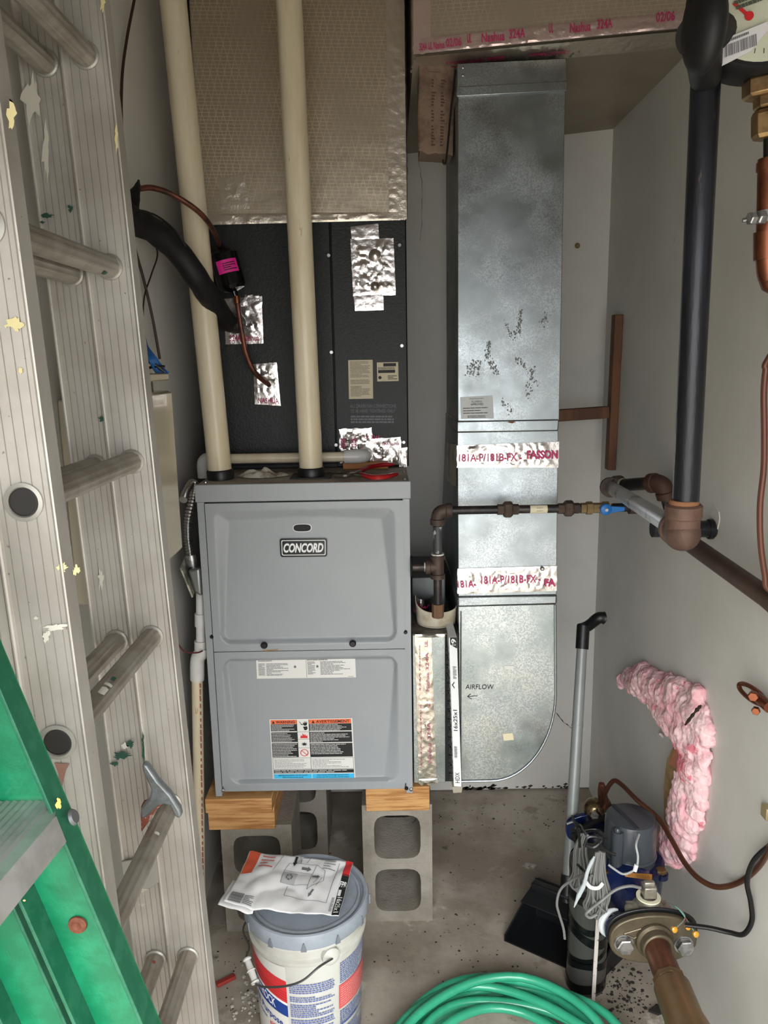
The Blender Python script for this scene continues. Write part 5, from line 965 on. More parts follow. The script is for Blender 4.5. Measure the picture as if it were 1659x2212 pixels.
# seal wire on the cap
b = B(); b.tube(spl([V(capc.x-.002, capc.y-.067, zcap1-.006), P(1374, 1825, 1.60), P(1378, 1850, 1.59), P(1375, 1874, 1.585), P(1362, 1884, 1.58), P(1345, 1888, 1.58), P(1325, 1876, 1.585), P(1314, 1868, 1.59)], 6), .0026, 7); o = b.make('seal_wire', M('pale_wire', (168, 170, 168), .5), wm)
b = B(); b.tube([P(1375, 1868, 1.583), P(1371, 1882, 1.58)], .005, 8); b.make('wire_sleeve', M('white_sleeve', (220, 220, 218), .5), o)
GW = M('grey_cable', (108, 108, 106), .35)
b = B(); b.tube(spl([P(1384, 1918, 1.50), P(1360, 1914, 1.50), P(1330, 1922, 1.50), P(1300, 1945, 1.50), P(1275, 1965, 1.49), P(1266, 1975, 1.49), P(1275, 1982, 1.49), P(1290, 1975, 1.49)], 6), .0034, 8); b.make('plug_lead', GW, wm)
TW = [('thin_red_wire', (150, 40, 60), (1486, 2002), 1.44), ('thin_green_wire', (90, 160, 140), (1503, 2018), 1.43), ('thin_grey_wire', (120, 124, 120), (1457, 2008), 1.44)]
for nm, c_, (ex, ey), yy in TW:
    b = B(); b.tube(spl([P(1440, 1950, 1.50), P(1462, 1960, 1.48), P(1480, 1982, 1.46), P(ex, ey, yy)], 5), .0012, 6); w_ = b.make('signal_wire', M(nm, c_, .4), wm)
    b = B(); b.lathe([(.006, -.004), (.0065, .002), (.003, .004)], P(ex, ey, yy), V(.2, -1, .3), 12); b.make('gel_connector', M('amber_gel', (200, 140, 36), .2, coat=.5), w_)

# ================================================================ tape-wrapped riser with rod
rs = thing('wrapped_riser', 'vertical pipe wrapped in black and grey tape rising from the floor below the meter', 'pipe', V(.480, 1.63, 0))
cx_, cy_ = F(1276, 2158).x, F(1276, 2158).y+.05; rr = .049; zt_r = .375
b = B(); b.lathe([(rr*.93, 0), (rr, .012), (rr, zt_r-.02), (rr*.7, zt_r)], (cx_, cy_, 0), (0, 0, 1), 32); b.make('wrapped_pipe', M('grey_wrap', (62, 63, 60), .3, bump=(30, .4, 'n', .004)), rs)
for k, (z, tl__, w) in enumerate(((.02, .006, .026), (.075, .014, .020), (.118, -.022, .015), (.165, .02, .024), (.21, .025, .018), (.25, -.02, .024), (.29, .02, .020), (.33, -.018, .022))):
    b = B(); n = 30
    def bnd(u, v, z=z, tl__=tl__, w=w): a = 2*math.pi*u; return V(cx_+math.cos(a)*(rr+.0012), cy_+math.sin(a)*(rr+.0012), z+tl__*math.cos(a+.6+k)+w*(v-.5)+.002*math.sin(3*a+k))
    b.grid(bnd, 30, 1); b.make('tape_band', M('gloss_black_tape', (12, 13, 14), .18), rs, smooth=60)
b = B(); b.bar(V(cx_+.004, cy_-rr-.008, .0), V(cx_+.010, cy_-rr-.006, .36), .009, .004, (0, 1, 0)); b.make('spotted_rod', M('speckled_rod', (190, 184, 176), .6, spots=[(90, .56, (104, 54, 40)), (60, .62, (60, 46, 40))]), rs)
# cable bundles
def bundle(top, bot, Y0, w, n, seed, lab, name='cable_bundle'):
    rn_ = random.Random(seed); t = thing(name, lab, 'cable', P((top[0]+bot[0])/2, bot[1], Y0), 'coiled grey cable bundles at the meter')
    for i in range(n):
        o = (i/(n-1)-.5)*w; o2 = rn_.uniform(-.8, .8)*w*.5; yy = Y0+rn_.uniform(-.010, .010); b = B()
        m = ((top[0]+bot[0])/2, (top[1]+bot[1])/2); hw = w*.30
        pts = [P(top[0]+o*.35, top[1]+abs(o)*.15, yy), P(m[0]+o*.55-3, m[1]-25, yy-.004), P(m[0]+o*.85, m[1]+25, yy-.006), P(bot[0]+o, bot[1]-abs(o)*.9, yy), P(bot[0]+o*.6+6, bot[1]+6-abs(o)*.5, yy-.008), P(m[0]+o2+8, m[1]+30, yy-.010), P(m[0]+o2*.6+5, m[1]-20, yy-.006), P(top[0]+o2*.35+3, top[1]+2, yy)]
        b.tube(spl(pts, 5), .0025, 7); b.make('cable_strand', GW, t)
    return t
bundle((1262, 1798), (1248, 1922), 1.66, 40, 9, 1, 'upper left coiled bundle of grey cable hanging by the black zip ties')
b2 = bundle((1296, 1838), (1286, 1976), 1.52, 50, 11, 2, 'front coiled bundle of grey cable tied with a white band, by the blue meter')
b = B(); b.tube(spl([P(1262, 1900, 1.50), P(1275, 1916, 1.495), P(1292, 1918, 1.495), P(1302, 1908, 1.50)], 5), .0042, 7); b.make('white_band', MC['white_sleeve'], b2)
b = B(); b.tube(spl([P(1284, 1850, 1.50), P(1270, 1880, 1.49), P(1262, 1910, 1.49), P(1250, 1935, 1.49), P(1240, 1960, 1.49)], 5), [.002, .003, .004, .004, .004, .004, .004, .004, .004, .004, .004, .005, .005, .005, .005, .005, .004, .003, .003, .002, .001][:21], 8); b.make('flat_tag', M('pale_tag', (170, 178, 180), .4), b2)
b = B(); b.tube(spl([P(1258, 1890, 1.60), P(1238, 1900, 1.58), P(1212, 1920, 1.56), P(1203, 1950, 1.55), P(1208, 1975, 1.55), P(1217, 2005, 1.55), P(1220, 2028, 1.55)], 6), .0030, 8); b.make('loose_cable_end', GW, label='single grey cable end curling left in front of the dustpan', cat='cable')
ZT = [([(1224, 1780), (1240, 1776), (1256, 1790), (1270, 1806)], 'black nylon tie end sticking out left above the upper cable bundle'), ([(1234, 1792), (1260, 1796), (1290, 1794), (1312, 1812)], 'long black zip tie running across the top of the cable bundles'), ([(1262, 1828), (1272, 1808), (1300, 1812), (1284, 1830), (1264, 1826)], 'black zip tie closed in a small loop in front of the cable bundles'), ([(1288, 1800), (1300, 1830), (1318, 1842), (1330, 1846)], 'black zip tie reaching right to the grey meter cap'), ([(1236, 1762), (1250, 1800), (1252, 1830)], 'upright black zip tie crossing at the far left of the bundles'), ([(1248, 1868), (1260, 1880), (1278, 1892)], 'short black zip tie around the middle of the upper left cable bundle')]
for pts, lab in ZT:
    b = B(); b.tube(spl([P(x, y, 1.50 if x > 1260 else 1.58) for x, y in pts], 5), .0034, 6); b.make('zip_tie', M('black_nylon', (16, 18, 17), .35), label=lab, cat='zip tie', group='zip ties on the cable bundles')
# ================================================================ green garden hose coil
HG = M('green_hose', (56, 164, 128), .28, 0, coat=.2, var=(6, (46, 146, 112), .4, .6))
hc = V(.248, 1.352, 0); rn = random.Random(5); b = B(); pts = []
loops = [(.30, .012, 0, 0), (.275, .014, .01, .01), (.245, .018, -.01, .0), (.30, .034, -.015, -.02), (.265, .038, .02, .0), (.23, .040, 0, .02), (.285, .058, .012, .01), (.25, .060, -.02, .015), (.215, .044, .0, -.01), (.27, .078, -.01, -.01)]
for k, (r, z, ox, oy) in enumerate(loops):
    nxt = loops[(k+1) % len(loops)]
    for i in range(18):
        t_ = i/18; a = 2*math.pi*t_+.6; w = max(0, t_-.6)/.4 if k < len(loops)-1 else 0
        r_ = r*(1-w)+nxt[0]*w; zz = z*(1-w)+nxt[1]*w; x_, y_ = ox*(1-w)+nxt[2]*w, oy*(1-w)+nxt[3]*w
        pts.append(hc+V(x_+math.cos(a)*r_*(1+.05*math.sin(2*a+k*1.3)), y_+math.sin(a)*r_*(1+.06*math.cos(3*a+k)), zz+.008*math.sin(2*a+k*2)+.007))
b.tube(spl(pts, 3), .0105, 12); b.make('garden_hose', HG, label='coiled green garden hose lying on the floor in the foreground', cat='hose')

# ================================================================ bucket
bc = F(662, 2212, 0); byc = 1.58; bk_ = V(-.195, byc, 0); HBk = .365; SC = .935
print('bucket', P(660, 1925, 1.5))
bu = thing('plastic_bucket', 'white joint compound bucket with grey lid and wire handle on the floor', 'bucket', bk_)
WP = M('white_bucket_plastic', (196, 196, 190), .4, 0, var=(7, (180, 178, 168), .4, .65), spots=[(16, .68, (166, 158, 136))])
rb = lambda z: (.125+.017*z/HBk)*SC
b = B(); b.lathe([(.118*SC, 0), (.124*SC, .004), (rb(.28), .28), (.1445*SC, .282), (.1455*SC, .286), (.1455*SC, .292), (rb(.295), .296), (rb(.315), .315), (.1455*SC, .318), (.1465*SC, .323), (.1455*SC, .328), (rb(.34)+.002, .332), (.146*SC, .352), (.14*SC, .354)], bk_, (0, 0, 1), 64); body = b.make('bucket_body', WP, bu, smooth=40)
LG = M('grey_lid', (150, 158, 168), .35, 0, coat=.15, var=(8, (134, 142, 150), .4, .65), spots=[(14, .7, (120, 116, 106))])
b = B(); b.lathe([(r_*SC, HBk+z_) for r_, z_ in ((.153, -.034), (.1545, -.030), (.1545, -.008), (.152, -.001), (.148, .001), (.142, -.001), (.139, -.009), (.136, -.010), (.133, -.004), (.128, -.004), (.125, -.008), (.001, -.008))], bk_, (0, 0, 1), 64); lid = b.make('lid', LG, bu, smooth=40)
for k in range(12):
    a = 2*math.pi*k/12-math.pi/2+.05; d = V(math.cos(a), math.sin(a), 0); t2 = V(-math.sin(a), math.cos(a), 0); c = bk_+d*.1545*SC+V(0, 0, HBk-.034); b = B()
    b.prism([c-t2*.006, c+t2*.006, c+t2*.001+V(0, 0, .020), c-t2*.001+V(0, 0, .020)], d*.003); b.make('tear_notch', M('lid_shadow', (112, 118, 126), .5), lid, smooth=0)
b = B(); b.lathe([(.018, 0), (.018, .004), (.014, .005), (.014, .002), (.001, .002)], bk_+V(.03, .085, HBk-.008), (0, 0, 1), 24); b.make('pour_cap', M('dirty_cap', (150, 146, 132), .6), lid)
def bs(a, z, h=0): r = rb(z)+.0012+h; return bk_+V(math.sin(a)*r, -math.cos(a)*r, z)
def bf(a0, a1, z1, z0):
    return lambda u, v, h=0: bs(R(a0+(a1-a0)*u), z1+(z0-z1)*v, h)
def panel(name, a0, a1, z1, z0, mat, par=body, h=.0002):
    f = bf(a0, a1, z1, z0); b = B(); b.grid(lambda u, v: f(u, v, h), max(2, int(abs(a1-a0)/4)), 3); return b.make(name, mat, par, smooth=60), f
RD2 = M('label_red', (206, 52, 56), .45); BL2 = M('label_blue', (30, 62, 136), .45); BLF = M('blue_print', (92, 106, 164), .5)
lab, f = panel('front_label', -82, -17, .275, .01, M('label_white', (212, 210, 204), .45))
def sw(f, pu, mat, name, par, h=.0008):
    b = B(); n = len(pu)-1; top = [p[:2] for p in pu]; bot = [(p[0], p[2]) for p in pu]; b.add([f(u, v, h) for u, v in top]+[f(u, v, h) for u, v in bot], [(i, i+1, len(top)+i+1, len(top)+i) for i in range(n)]); return b.make(name, mat, par, smooth=0)
us = [i/12 for i in range(13)]
sw(f, [(u, .02+.12*u, .19+.17*u) for u in us], RD2, 'red_swoosh', lab); sw(f, [(u, .19+.17*u, .215+.17*u) for u in us], WINK, 'white_stripe', lab, .0009)
sw(f, [(u, .215+.17*u, .37+.13*u) for u in us], BL2, 'blue_swoosh', lab)
for i in range(4): sw(f, [(u, .19+.025*i+.155*u-.09, .196+.025*i+.155*u-.09) for u in us[4:]], M('dark_red_ink', (150, 34, 40), .5), 'red_line', lab, .001)
ft_ = lambda u, v, h=0: f(u, v+.16*u, h)
text('SHEETROCK', ft_, (.16, .235, .78, .32), WINK, lab, bold=.02, h=.0011); text('All Purpose', ft_, (.22, .40, .90, .485), BL2, lab, bold=.02, h=.0011)
text('Joint Compound', ft_, (.2, .50, .55, .54), BL2, lab, bold=.02, h=.0011)
text('READY-MIXED', lambda u, v, h=0: f(u, v, h), (.62, .62, .98, .66), RED, lab, bold=.02, h=.0011); fine(f, (.64, .68, .95, .78), 5, RD2, lab, h=.0011, fill=.35)
_, g2 = panel('number_badge', -50, -24, .068, .005, RD2, lab, .0008); sw(g2, [(0, .35, .70), (1, .35, .70)], BL2, 'badge_band', lab, .001)
text('3', g2, (.3, .08, .85, .95), WINK, lab, bold=.06, h=.0014); pass
for nm, a0, a1, zz, tilt_ in (('left_print', -15, 33, .235, 0), ('right_print', 37, 88, .265, 0)):
    f = bf(a0, a1, zz, .01); b = B()
    rows = [(.0, .12), (.15, .22), (.24, .40), (.42, .50), (.52, .60), (.62, .78), (.80, .98)] if a0 < 0 else [(.0, .22), (.50, .66), (.70, .98)]
    for i, (v0, v1) in enumerate(rows): fine(f, (.02, v0, .98, v1), max(2, int((v1-v0)*46)), None, None, b=b, h=.0010, fill=.5, left=.9, seed=30+i, word=(.03, .08))
    b.make(nm, BLF, body, smooth=0, kind='stuff')
pk, f = panel('pink_notice', 37, 88, .205, .142, M('label_pink_red', (206, 92, 92), .5)); fine(f, (.04, .08, .96, .92), 9, M('pale_red', (222, 150, 146), .5), pk, h=.0008, fill=.4)
_, _ = panel('blue_rule', 37, 88, .099, .0955, BL2)
WR_ = M('wire_handle', (104, 106, 106), .35, .8)
ear = bs(R(27), .300, .006); ear2 = bs(R(-153), .300, .006)
for c, a in ((ear, 27), (ear2, -153)):
    b = B(); b.lathe([(.020, -.006), (.020, .004), (.013, .009), (.006, .0095)], c, (math.sin(R(a)), -math.cos(R(a)), 0), 22); b.make('handle_ear', WP, body)
g = P(478+80, 2120, 1.33); gl0, gl1 = P(533, 2070, 1.47), P(552, 2124, 1.43)
b = B(); hp_ = spl([ear+V(.004, -.008, 0), P(690, 2088, 1.41), P(650, 2120, 1.395), P(600, 2132, 1.405), gl1+V(.0, 0, 0), gl0, P(538, 2045, 1.52), V(bk_.x-.15, byc+.02, .27), ear2+V(-.006, .004, -.01)], 8)
b.tube(hp_, .0024, 8); b.make('wire_handle', WR_, bu)
b = B(); d = gl1-gl0; n_ = d.length; b.lathe([(.0085, 0), (.0095, .003), (.0065, .006), (.0075, n_*.48), (.0098, n_*.5), (.0075, n_*.53), (.0065, n_-.006), (.0095, n_-.003), (.0085, n_)], gl0, d, 16); b.make('handle_grip', PVCW, bu)
b = B(); q = bs(R(24), .055, .0015); b.tube([q, q+V(.012, -.002, .028)], [.004, .007], 8); b.tube([q, q+V(-.06, .0, -.004)], [.002, .0008], 6); b.make('compound_smear', M('dried_compound', (206, 204, 196), .7), body)
# ---------------------------------------------------------------- paper filter wrapper on the lid
zb_ = HBk+.004
def bagp(x, y, dz=0): return F(x, y, zb_+dz)
TL, TR, BR_, BLc = bagp(540, 1843, .012), bagp(763, 1867, .012), bagp(732, 1981, .006), bagp(484, 1966, .012)
bagt = thing('filter_wrapper', 'crumpled white air filter wrapper lying on the bucket lid', 'wrapper', (TL+TR+BR_+BLc)/4)
def bag(u, v, h=0):
    q = (TL*(1-u)+TR*u)*(1-v)+(BLc*(1-u)+BR_*u)*v
    z = .010*abs(nz((q.x*14, q.y*14, 0), 1, 3))+.006*nz((q.x*40, q.y*30, 0), 1, 6)*.5+.012*math.exp(-((u-.25)/.16)**2)*math.sin(v*3.1)
    if u < .25 and v > .55: z += .018*((.25-u)/.25)*((v-.55)/.45)
    e = V(.0, -.018*(v > .5)*math.exp(-((u-.06)/.08)**2), 0)*0
    return V(q.x, q.y+.003*nz((q.x*30, 1, 2), 1)*(v > .99), q.z+z+h+.002)
PW = M('wrapper_paper', (226, 226, 226), .6, 0, bump=(26, .25, 'n', .004))
b = B(); b.grid(lambda u, v: bag(u, v), 60, 40); sh = b.make('paper_sheet', PW, bagt, smooth=50, solid=.0012)
b = B(); b.grid(lambda u, v: bag(.0+.30*u, .50+.50*v, -.006)+V(-.012, -.004*v, 0), 20, 12); b.make('under_sheet', PW, bagt, smooth=50, solid=.001)
def bp(r, mat, name, h=.0016, n=10):
    b = B(); b.grid(lambda i, j: bag(r[0]+(r[2]-r[0])*i, r[1]+(r[3]-r[1])*j, h), n, n); return b.make(name, mat, sh, smooth=60)
bp((.935, .28, 1.0, 1.0), MC['black_print'], 'black_band', n=24); bp((.935, .0, 1.0, .30), RED, 'red_band')
bp((.01, .0, .115, .42), M('orange_red', (206, 84, 52), .5), 'orange_block', n=14)
b = B(); b.add([bag(.935, .30, .0022), bag(1.0, .27, .0022), bag(1.0, .34, .0022), bag(.935, .42, .0022)], [(0, 1, 2, 3)]) if False else b.add([bag(.935, .2, .0024), bag(1., .36, .0024), bag(.935, .36, .0024)], [(0, 1, 2)]); b.make('black_corner', MC['black_print'], sh, smooth=0)
tb_ = lambda s_, r, m_=WINK, **k: text(s_, bag, r, m_, sh, h=.0026, **k)
tb_('FPR', (.937, .40, .998, .50), bold=.03); bp((.94, .55, .965, .66) , WINK, 'white_block', .0026, 3); tb_('16x25x1', (.945, .68, .99, .97), rot=270, bold=.02)
b = B()
def ln_(p, q, w=.0022):
    a_, c_ = bag(*p, .0018), bag(*q, .0018); n = 6
    for i in range(n):
        t0, t1 = i/n, (i+1)/n; s = bag(p[0]+(q[0]-p[0])*t0, p[1]+(q[1]-p[1])*t0, .002); e = bag(p[0]+(q[0]-p[0])*t1, p[1]+(q[1]-p[1])*t1, .002); d = (e-s); d.z = 0; d = d.normalized(); k = V(-d.y, d.x, 0)*w/4; b.add([s-k, e-k, e+k, s+k], [(0, 1, 2, 3)])
for p, q in (((.40, .30), (.42, .15)), ((.42, .15), (.68, .14)), ((.40, .30), (.66, .30)), ((.66, .30), (.68, .14)), ((.40, .30), (.41, .55)), ((.41, .55), (.66, .55)), ((.66, .30), (.66, .55)), ((.68, .14), (.77, .24)), ((.77, .24), (.78, .42)), ((.78, .42), (.66, .62)), ((.66, .62), (.66, .50)), ((.70, .5), (.73, .38)), ((.73, .55), (.76, .36)), ((.48, .58), (.48, .76)), ((.48, .76), (.86, .80)), ((.86, .80), (.88, .06)), ((.18, .0), (.34, .02)), ((.34, .02), (.30, .35)), ((.50, .0), (.53, .14)), ((.60, .0), (.58, .12))): ln_(p, q)
b.make('line_drawing', G1, sh, smooth=0, kind='stuff')
bp((.405, .32, .53, .54), M('light_grey_ink', (184, 184, 186), .6), 'drawn_fan_panel', .0014)
b = B(); n = 22
for i in range(n):
    if i % 4 == 3: continue
    a0, a1 = 2*math.pi*i/n, 2*math.pi*(i+1)/n; b.add([bag(.468+.03*math.cos(a0), .43+.06*math.sin(a0), .0024), bag(.468+.03*math.cos(a1), .43+.06*math.sin(a1), .0024), bag(.468+.018*math.cos(a1), .43+.036*math.sin(a1), .0024), bag(.468+.018*math.cos(a0), .43+.036*math.sin(a0), .0024)], [(0, 1, 2, 3)])
def arr(u, v, du, dv, s=.03):
    L_ = math.hypot(du, dv); x, y = du/L_, dv/L_; k = .9; return [bag(u+a_*x-c_*y*.5, v+a_*y*1.0+c_*x*k, .0026) for a_, c_ in ((0, -s*.5), (L_*.6, -s*.5), (L_*.6, -s), (L_, 0), (L_*.6, s), (L_*.6, s*.5), (0, s*.5))]
for a_ in (arr(.55, .23, .09, 0, .05), arr(.67, .36, .07, 0, .05), arr(.72, .62, -.03, .12, .035)): b.add(a_, [tuple(range(7))])
b.make('grey_arrow', M('mid_grey_ink', (104, 104, 106), .6), sh, smooth=0)
b = B(); b.add(arr(.47, .02, .0, .18, .045), [tuple(range(7))]); b.make('black_arrow', INK, sh, smooth=0); bp((.45, .0, .53, .14), MC['light_grey_ink'], 'grey_block', .0016)
bars(bag, (.03, .80, .14, .985), 20, M('barcode_grey', (74, 76, 80), .6), sh, h=.0026, vert=False)
b = B(); fine(bag, (.15, .82, .24, .98), 6, None, None, b=b, h=.0024); fine(bag, (.74, .02, .86, .22), 4, None, None, b=b, h=.0024, fill=.3); fine(bag, (.90, .7, .925, .95), 12, None, None, b=b, h=.0024, word=(.3, .5)); b.make('small_print', G1, sh, smooth=0, kind='stuff')
fine(bag, (.15, .04, .29, .34), 4, M('red_text', (200, 80, 64), .6), sh, h=.0024, fill=.35, name='red_print')

# ================================================================ aluminium extension ladder
AL = M('weathered_aluminium', (192, 188, 181), .48, .5, var=(5, (172, 166, 158), .35, .65), spots=[(120, .66, (128, 108, 96)), (55, .72, (120, 104, 94)), (8, .66, (204, 199, 188))], bump=(160, .12, 'n', .002))
AL2 = M('rung_aluminium', (160, 154, 144), .45, .5, var=(16, (140, 132, 120), .4, .65), spots=[(22, .70, (196, 186, 160))])
PS = M('cream_paint_splash', (214, 202, 150), .6); GS = M('green_paint_splash', (38, 78, 62), .6); WSP = M('white_paint_splash', (206, 202, 190), .6)
Yf, Yn = 1.23, .865
q0, q1 = P(285, 997, Yf), P(328, 1375, Yf); sl = (q1.x-q0.x)/(q1.z-q0.z)
print('ladder lean', sl, q0, q1)
lx = lambda z: q1.x+sl*(z-q1.z)
LB, LT = .02, 2.62
W2 = .036
el = thing('extension_ladder', 'paint-spattered aluminium extension ladder standing along the left wall', 'ladder', V(lx(0), (Yf+Yn)/2, 0))
def rail(off, Y, face, name, z0=LB, z1=LT, w=W2, dep=.026):
    """channel with fine raised ribs down its web; face -1 looks to the camera"""
    prof = []; n = 5
    xs_ = [-w, -w+.003, -w+.0045]; prof += [(-w, -.004), (-w+.002, -.0045), (-w+.004, -.003), (-w+.006, 0)]
    for i in range(n):
        x = -w+.012+(2*w-.024)*i/(n-1); prof += [(x-.0007, 0), (x, .0013), (x+.0007, 0)]
    prof += [(w-.006, 0), (w-.004, -.003), (w-.002, -.0045), (w, -.004)]
    back = [(w, dep), (w-.0022, dep), (w-.0022, .0022), (-w+.0022, .0022), (-w+.0022, dep), (-w, dep)]
    full = prof+back; b = B(); m = len(full)
    vs = [V(lx(z)+off+x, Y+(y if face < 0 else y), z) for z in (z0, z1) for x, y in full]
    b.add(vs, [(i, (i+1) % m, (i+1) % m+m, i+m) for i in range(m)]+[tuple(range(m))[::-1], tuple(range(m, 2*m))]); return b.make(name, AL, el, smooth=0, rec=True)
OFF = -.0615
far = rail(0, Yf, -1, 'rail'); fly = rail(OFF-.006, Yf+.004, -1, 'rail', z0=.08, w=.032)
near = rail(-.007, Yn, -1, 'rail'); nfly = rail(OFF-.011, Yn+.006, -1, 'rail', z0=.08)
zr = []
for px, py in ((180, 120), (228, 577), (285, 997), (328, 1375), (366, 1735), (405, 2065)): zr.append(P(px, py, Yf).z)
print('rungs', [round(z, 3) for z in zr]); z_m = (zr[0]-zr[-1])/5
def rung(z, off, y0, y1):
    b = B(); n = 40; r = .0165
    b.add([V(lx(z)+off+math.cos(2*math.pi*k/n)*r*(1 if k % 4 < 2 else .945), y, z+math.sin(2*math.pi*k/n)*r*(1 if k % 4 < 2 else .945)) for y in (y0, y1) for k in range(n)], [(k, (k+1) % n, (k+1) % n+n, k+n) for k in range(n)]); o = b.make('rung', AL2, el, smooth=20)
    for y, s in ((y1, -1),):
        b = B(); b.lathe([(r+.0005, -.0005), (r+.0036, -.0005), (r+.0034, .0022), (r+.001, .004)], V(lx(z)+off, y, z), (0, s, 0), 28); b.make('swaged_collar', M('bright_aluminium', (166, 163, 156), .45, .6), o, smooth=0)
    return o
for i, z in enumerate(zr): rung(z, 0, Yn+.003, Yf-.001); rung(z-.008, OFF, Yn+.01, Yf+.002) if i != 4 else None
for z in [zr[0]+z_m]: rung(z, 0, Yn+.003, Yf-.001)
# rung ends on the near rail's outer face, dark discs painting the bore shade
for z in zr:
    b = B(); c = V(lx(z)-.007, Yn-.0005, z); b.lathe([(.0175, 0), (.0225, .0005), (.0225, .0022), (.018, .0032), (.0165, .001)], c, (0, -1, 0), 36); b.make('rung_end_ring', MC['bright_aluminium'], near)
    b = B(); b.lathe([(.0166, 0), (.0166, .0016), (.0150, .0022), (.0148, .0016), (.001, .0014)], c+V(0, .0, 0), (0, -1, 0), 30); b.make('bore_shade_disc', M('bore_shade', (40, 37, 35), .7), near)
# rung lock hook
zh = zr[4]; HK = M('cast_hook', (128, 134, 136), .4, .5, var=(40, (108, 112, 112), .4, .6))
b = B(); hk = [(305, 1652), (316, 1652), (340, 1688), (368, 1718), (388, 1750), (392, 1765), (384, 1770), (374, 1760), (366, 1742), (352, 1738), (338, 1745), (322, 1762), (306, 1772), (302, 1748), (322, 1728), (326, 1708), (318, 1690), (308, 1668)]
b.prism([P(x, y, Yf-.10) for x, y in hk], (0, .016, 0)); lk = b.make('rung_lock_hook', HK, el, bev=.004, rec=True)
b = B(); hk2 = [(303, 1742), (322, 1735), (352, 1738), (336, 1752), (322, 1775), (304, 1800)]; b.prism([P(x, y, Yf-.097) for x, y in hk2], (0, .02, 0)); b.make('rusty_hook_base', M('rusted_iron', (112, 58, 44), .8, spots=[(80, .55, (150, 126, 110))], bump=(120, .4)), lk, rec=True, bev=.003)
b = B(); pts = [P(x, y, Yf-.004) for x, y in ((262, 1862), (340, 1848), (345, 1905), (325, 1920), (300, 1920), (268, 1905))]; b.prism(pts, (0, .004, 0)); b.make('guide_bracket', MC['bright_aluminium'], fly, rec=True, bev=.001)
# paint splashes
def splash(cx, cy, w, h, Y, mat, par, seed, name='paint_splash', n=22):
    b = B(); rn_ = random.Random(seed); pts = [P(cx+math.cos(2*math.pi*i/n)*w*rn_.uniform(.35, 1.15), cy+math.sin(2*math.pi*i/n)*h*rn_.uniform(.35, 1.15), Y) for i in range(n)]; b.prism(pts, (0, -.0004, 0)); return b.make(name, mat, par, smooth=0)
ef, en = Yf-.0015, Yn-.0015
for a in ((32, 700, 24, 18, en, PS, near), (135, 1225, 14, 12, en, PS, near), (120, 1355, 30, 11, en, WSP, near), (165, 1230, 9, 14, en, PS, near), (44, 800, 6, 10, en, PS, near), (100, 1375, 10, 20, en, WSP, near), (78, 1335, 6, 5, en, WSP, near),
          (104, 466, 18, 6, ef, GS, fly), (153, 450, 7, 10, ef, GS, fly), (92, 480, 6, 4, ef, GS, fly), (262, 1632, 22, 12, ef, GS, fly), (248, 1650, 10, 6, ef, GS, fly), (282, 1608, 10, 9, ef, GS, fly), (270, 1612, 9, 8, ef, WSP, fly), (220, 905, 8, 7, ef, GS, fly), (218, 1250, 7, 28, ef, WSP, fly), (68, 215, 22, 60, ef, WSP, fly), (100, 330, 10, 70, ef, WSP, fly), (25, 245, 12, 40, en, PS, near),
          (252, 300, 4, 40, ef-.006, PS, far), (222, 6, 6, 20, ef-.006, PS, far)): splash(*a, seed=int(a[0]+a[1]))
for x in (310, 309): splash(x, 1625 if x == 310 else 1600, 3, 26, ef-.004, GS, far, x)
for (px, py, Y_, m_, w, h) in ((216, 566, Yf-.05, GS, 14, 9), (262, 1450, 1.02, GS, 12, 7), (222, 1480, .98, WSP, 22, 12), (240, 1460, 1.0, WSP, 8, 14), (318, 1852, 1.12, WSP, 6, 8), (324, 2090, Yf-.03, M('red_drip', (138, 60, 48), .6), 5, 5)):
    q = P(px, py, Y_); zc = min(zr, key=lambda z: abs(z-q.z)); offx = 0 if px != 324 else OFF
    a = math.atan2(q.z-zc, q.x-(lx(zc)+offx)); b = B()
    wv = (P(px+w, py, Y_)-q).length; hv = (P(px, py+h, Y_)-q).length
    # wrapped onto the rung's camera-side surface
    ang = R(60 if zc < CZ else -60)
    b.grid(lambda u, v: V(lx(zc)+offx+math.cos(ang+(v-.5)*hv/.0168*1.2)*.0171, q.y+(u-.5)*wv*1.6*(1-.4*abs(v-.5)), zc+math.sin(ang+(v-.5)*hv/.0168*1.2)*.0171), 4, 4); b.make('paint_splash', m_, el, smooth=0)
b = B(); q = P(133, 1690, en); b.prism([P(x, y, en) for x, y in ((118, 1648), (150, 1650), (142, 1665), (136, 1690), (130, 1720), (126, 1670))], (0, -.0004, 0)); b.make('rust_run', M('rust_run', (140, 104, 92), .8), near, smooth=0)
# ================================================================ green fibreglass stepladder
GF = M('green_fibreglass', (4, 102, 67), .38, 0, var=(22, (16, 120, 82), .4, .62), bump=(90, .25, 'n', .002), coat=.1)
GFD = M('green_fibreglass_side', (18, 88, 62), .5, 0, var=(50, (34, 98, 72), .45, .6))
sl_ = thing('step_ladder', 'green fibreglass stepladder with aluminium step leaning at the lower left', 'ladder', P(250, 2212, .75))
Yg = .75; FD = .030
ra, rbm = P(-30, 1318, Yg), P(372, 2275, Yg); ax_ = (rbm-ra).normalized(); ra = ra-ax_*.10; rbm = rbm+ax_*.45; ri = V(-ax_.z, 0, ax_.x); ri = ri if ri.x < 0 else -ri   # towards lower left
def strip(o0, o1, y0, y1, name, mat, par=sl_, a=ra, c=rbm, bev=.001):
    b = B(); b.hexa([a+ri*o0+V(0, y0, 0), a+ri*o1+V(0, y0, 0), c+ri*o1+V(0, y0, 0), c+ri*o0+V(0, y0, 0), a+ri*o0+V(0, y1, 0), a+ri*o1+V(0, y1, 0), c+ri*o1+V(0, y1, 0), c+ri*o0+V(0, y1, 0)]); return b.make(name, mat, par, rec=True, bev=bev)
web = strip(.0, .074, 0, .004, 'rail_web', GF)
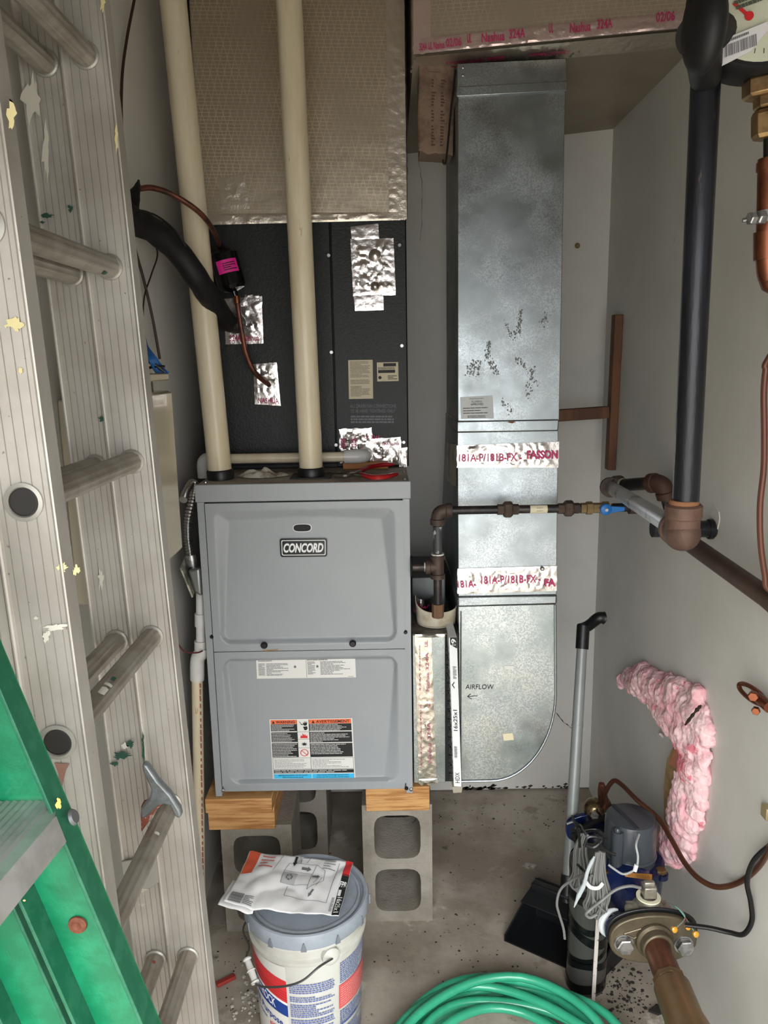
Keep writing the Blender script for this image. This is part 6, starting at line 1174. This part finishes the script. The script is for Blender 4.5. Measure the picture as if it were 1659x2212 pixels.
strip(0, .004, -FD, .002, 'rail_flange', GFD); strip(.070, .074, -FD, .002, 'rail_flange', GFD)
rr0 = ra+ax_*.26; strip(.105, .179, .030, .034, 'rear_rail_web', GF, a=rr0); strip(.105, .109, .004, .032, 'rear_rail_flange', GFD, a=rr0); strip(.175, .179, .004, .032, 'rear_rail_flange', GFD, a=rr0)
c = P(168, 1997, Yg-.001); b = B(); b.lathe([(.0105, 0), (.0100, .002), (.005, .003), (.003, .002)], c, (0, -1, 0), 24); b.make('rusty_rivet', M('rust_rivet', (122, 72, 50), .7, .3, var=(60, (96, 54, 38), .4, .6), bump=(120, .3)), web)
c = P(147, 1763, Yg-.012); b = B(); b.lathe([(.009, 0), (.007, .003)], V(c.x+.006, Yg-.014, c.z), (1, 0, .4), 18); b.make('flange_rivet', M('dull_rivet', (96, 98, 100), .5, .4), web)
# aluminium tread coming towards the camera
SA = M('step_aluminium', (188, 190, 188), .35, .65, var=(14, (166, 168, 164), .4, .6), stretch=(1, 1, 1))
zs_ = P(102, 1731, Yg-.02).z; s0 = P(108, 1731, Yg-.004); s1 = P(120, 1768, Yg-FD-.03); sb = P(141, 1822, Yg-FD-.03)
print('step', s0, s1, sb)
b = B(); xr2 = s1.x-.002; yb0, yb1 = Yg-.006, Yg-.095; z_ = s0.z
# tread box with grooves: runs in x away to the left
xe = xr2-.42
q_tr, q_tl = P(104, 1731, Yg-.006), None
zt2 = q_tr.z; F1 = F(119, 1766, zt2); F2 = F(0, 1905, zt2); dirx = (F2-F1).normalized()
print('tread', q_tr, F1, F2)
b = B(); ng = 11; top = [V(F1.x-.012-.088*i/(2*ng)-.0, q_tr.y, zt2+.0016*(i % 2)) for i in range(2*ng+1)]; top = [F1]+top
b.add(top+[V(p.x, F1.y-.40, p.z)+V((dirx.x/abs(dirx.y))*.4, 0, 0) for p in top], [(i, i+1, len(top)+i+1, len(top)+i) for i in range(len(top)-1)]); b.make('tread_top', SA, sl_, smooth=0, solid=.001)
dn = V(0, 0, -(F1.z-P(141, 1822, F1.y).z)); b = B(); lo = P(141, 1822, F1.y); b.hexa([F1, F1+dirx*.4, lo+dirx*.4, lo, F1+V(0, .003, 0), F1+dirx*.4+V(0, .003, 0), lo+dirx*.4+V(0, .003, 0), lo+V(0, .003, 0)]); st_ = b.make('tread_front', SA, sl_, rec=True, bev=.0006)
for (cx, cy, w, h) in ((60, 1890, 7, 34), (78, 1868, 4, 20), (52, 1945, 3, 3), (123, 1829, 2, 5)):
    nrm = dirx.cross(V(0, 0, 1)).normalized(); nrm = nrm if nrm.y < 0 else -nrm; rn_ = random.Random(cx); b = B()
    pf = lambda x, y: (lambda d_: EYE+d_*((F1+nrm*.0008-EYE).dot(nrm)/d_.dot(nrm)))(ray(x, y))
    b.prism([pf(cx+math.cos(.6*i)*w*rn_.uniform(.6, 1.1), cy+math.sin(.6*i)*h*rn_.uniform(.7, 1.1)) for i in range(10)], nrm*.0003); b.make('paint_splash', PS, st_, smooth=0)
b = B(); c = P(133, 1741, Yg-.018); splash(126, 1738, 7, 14, Yg-.031, M('yellow_drip', (206, 176, 92), .5), web, 5)
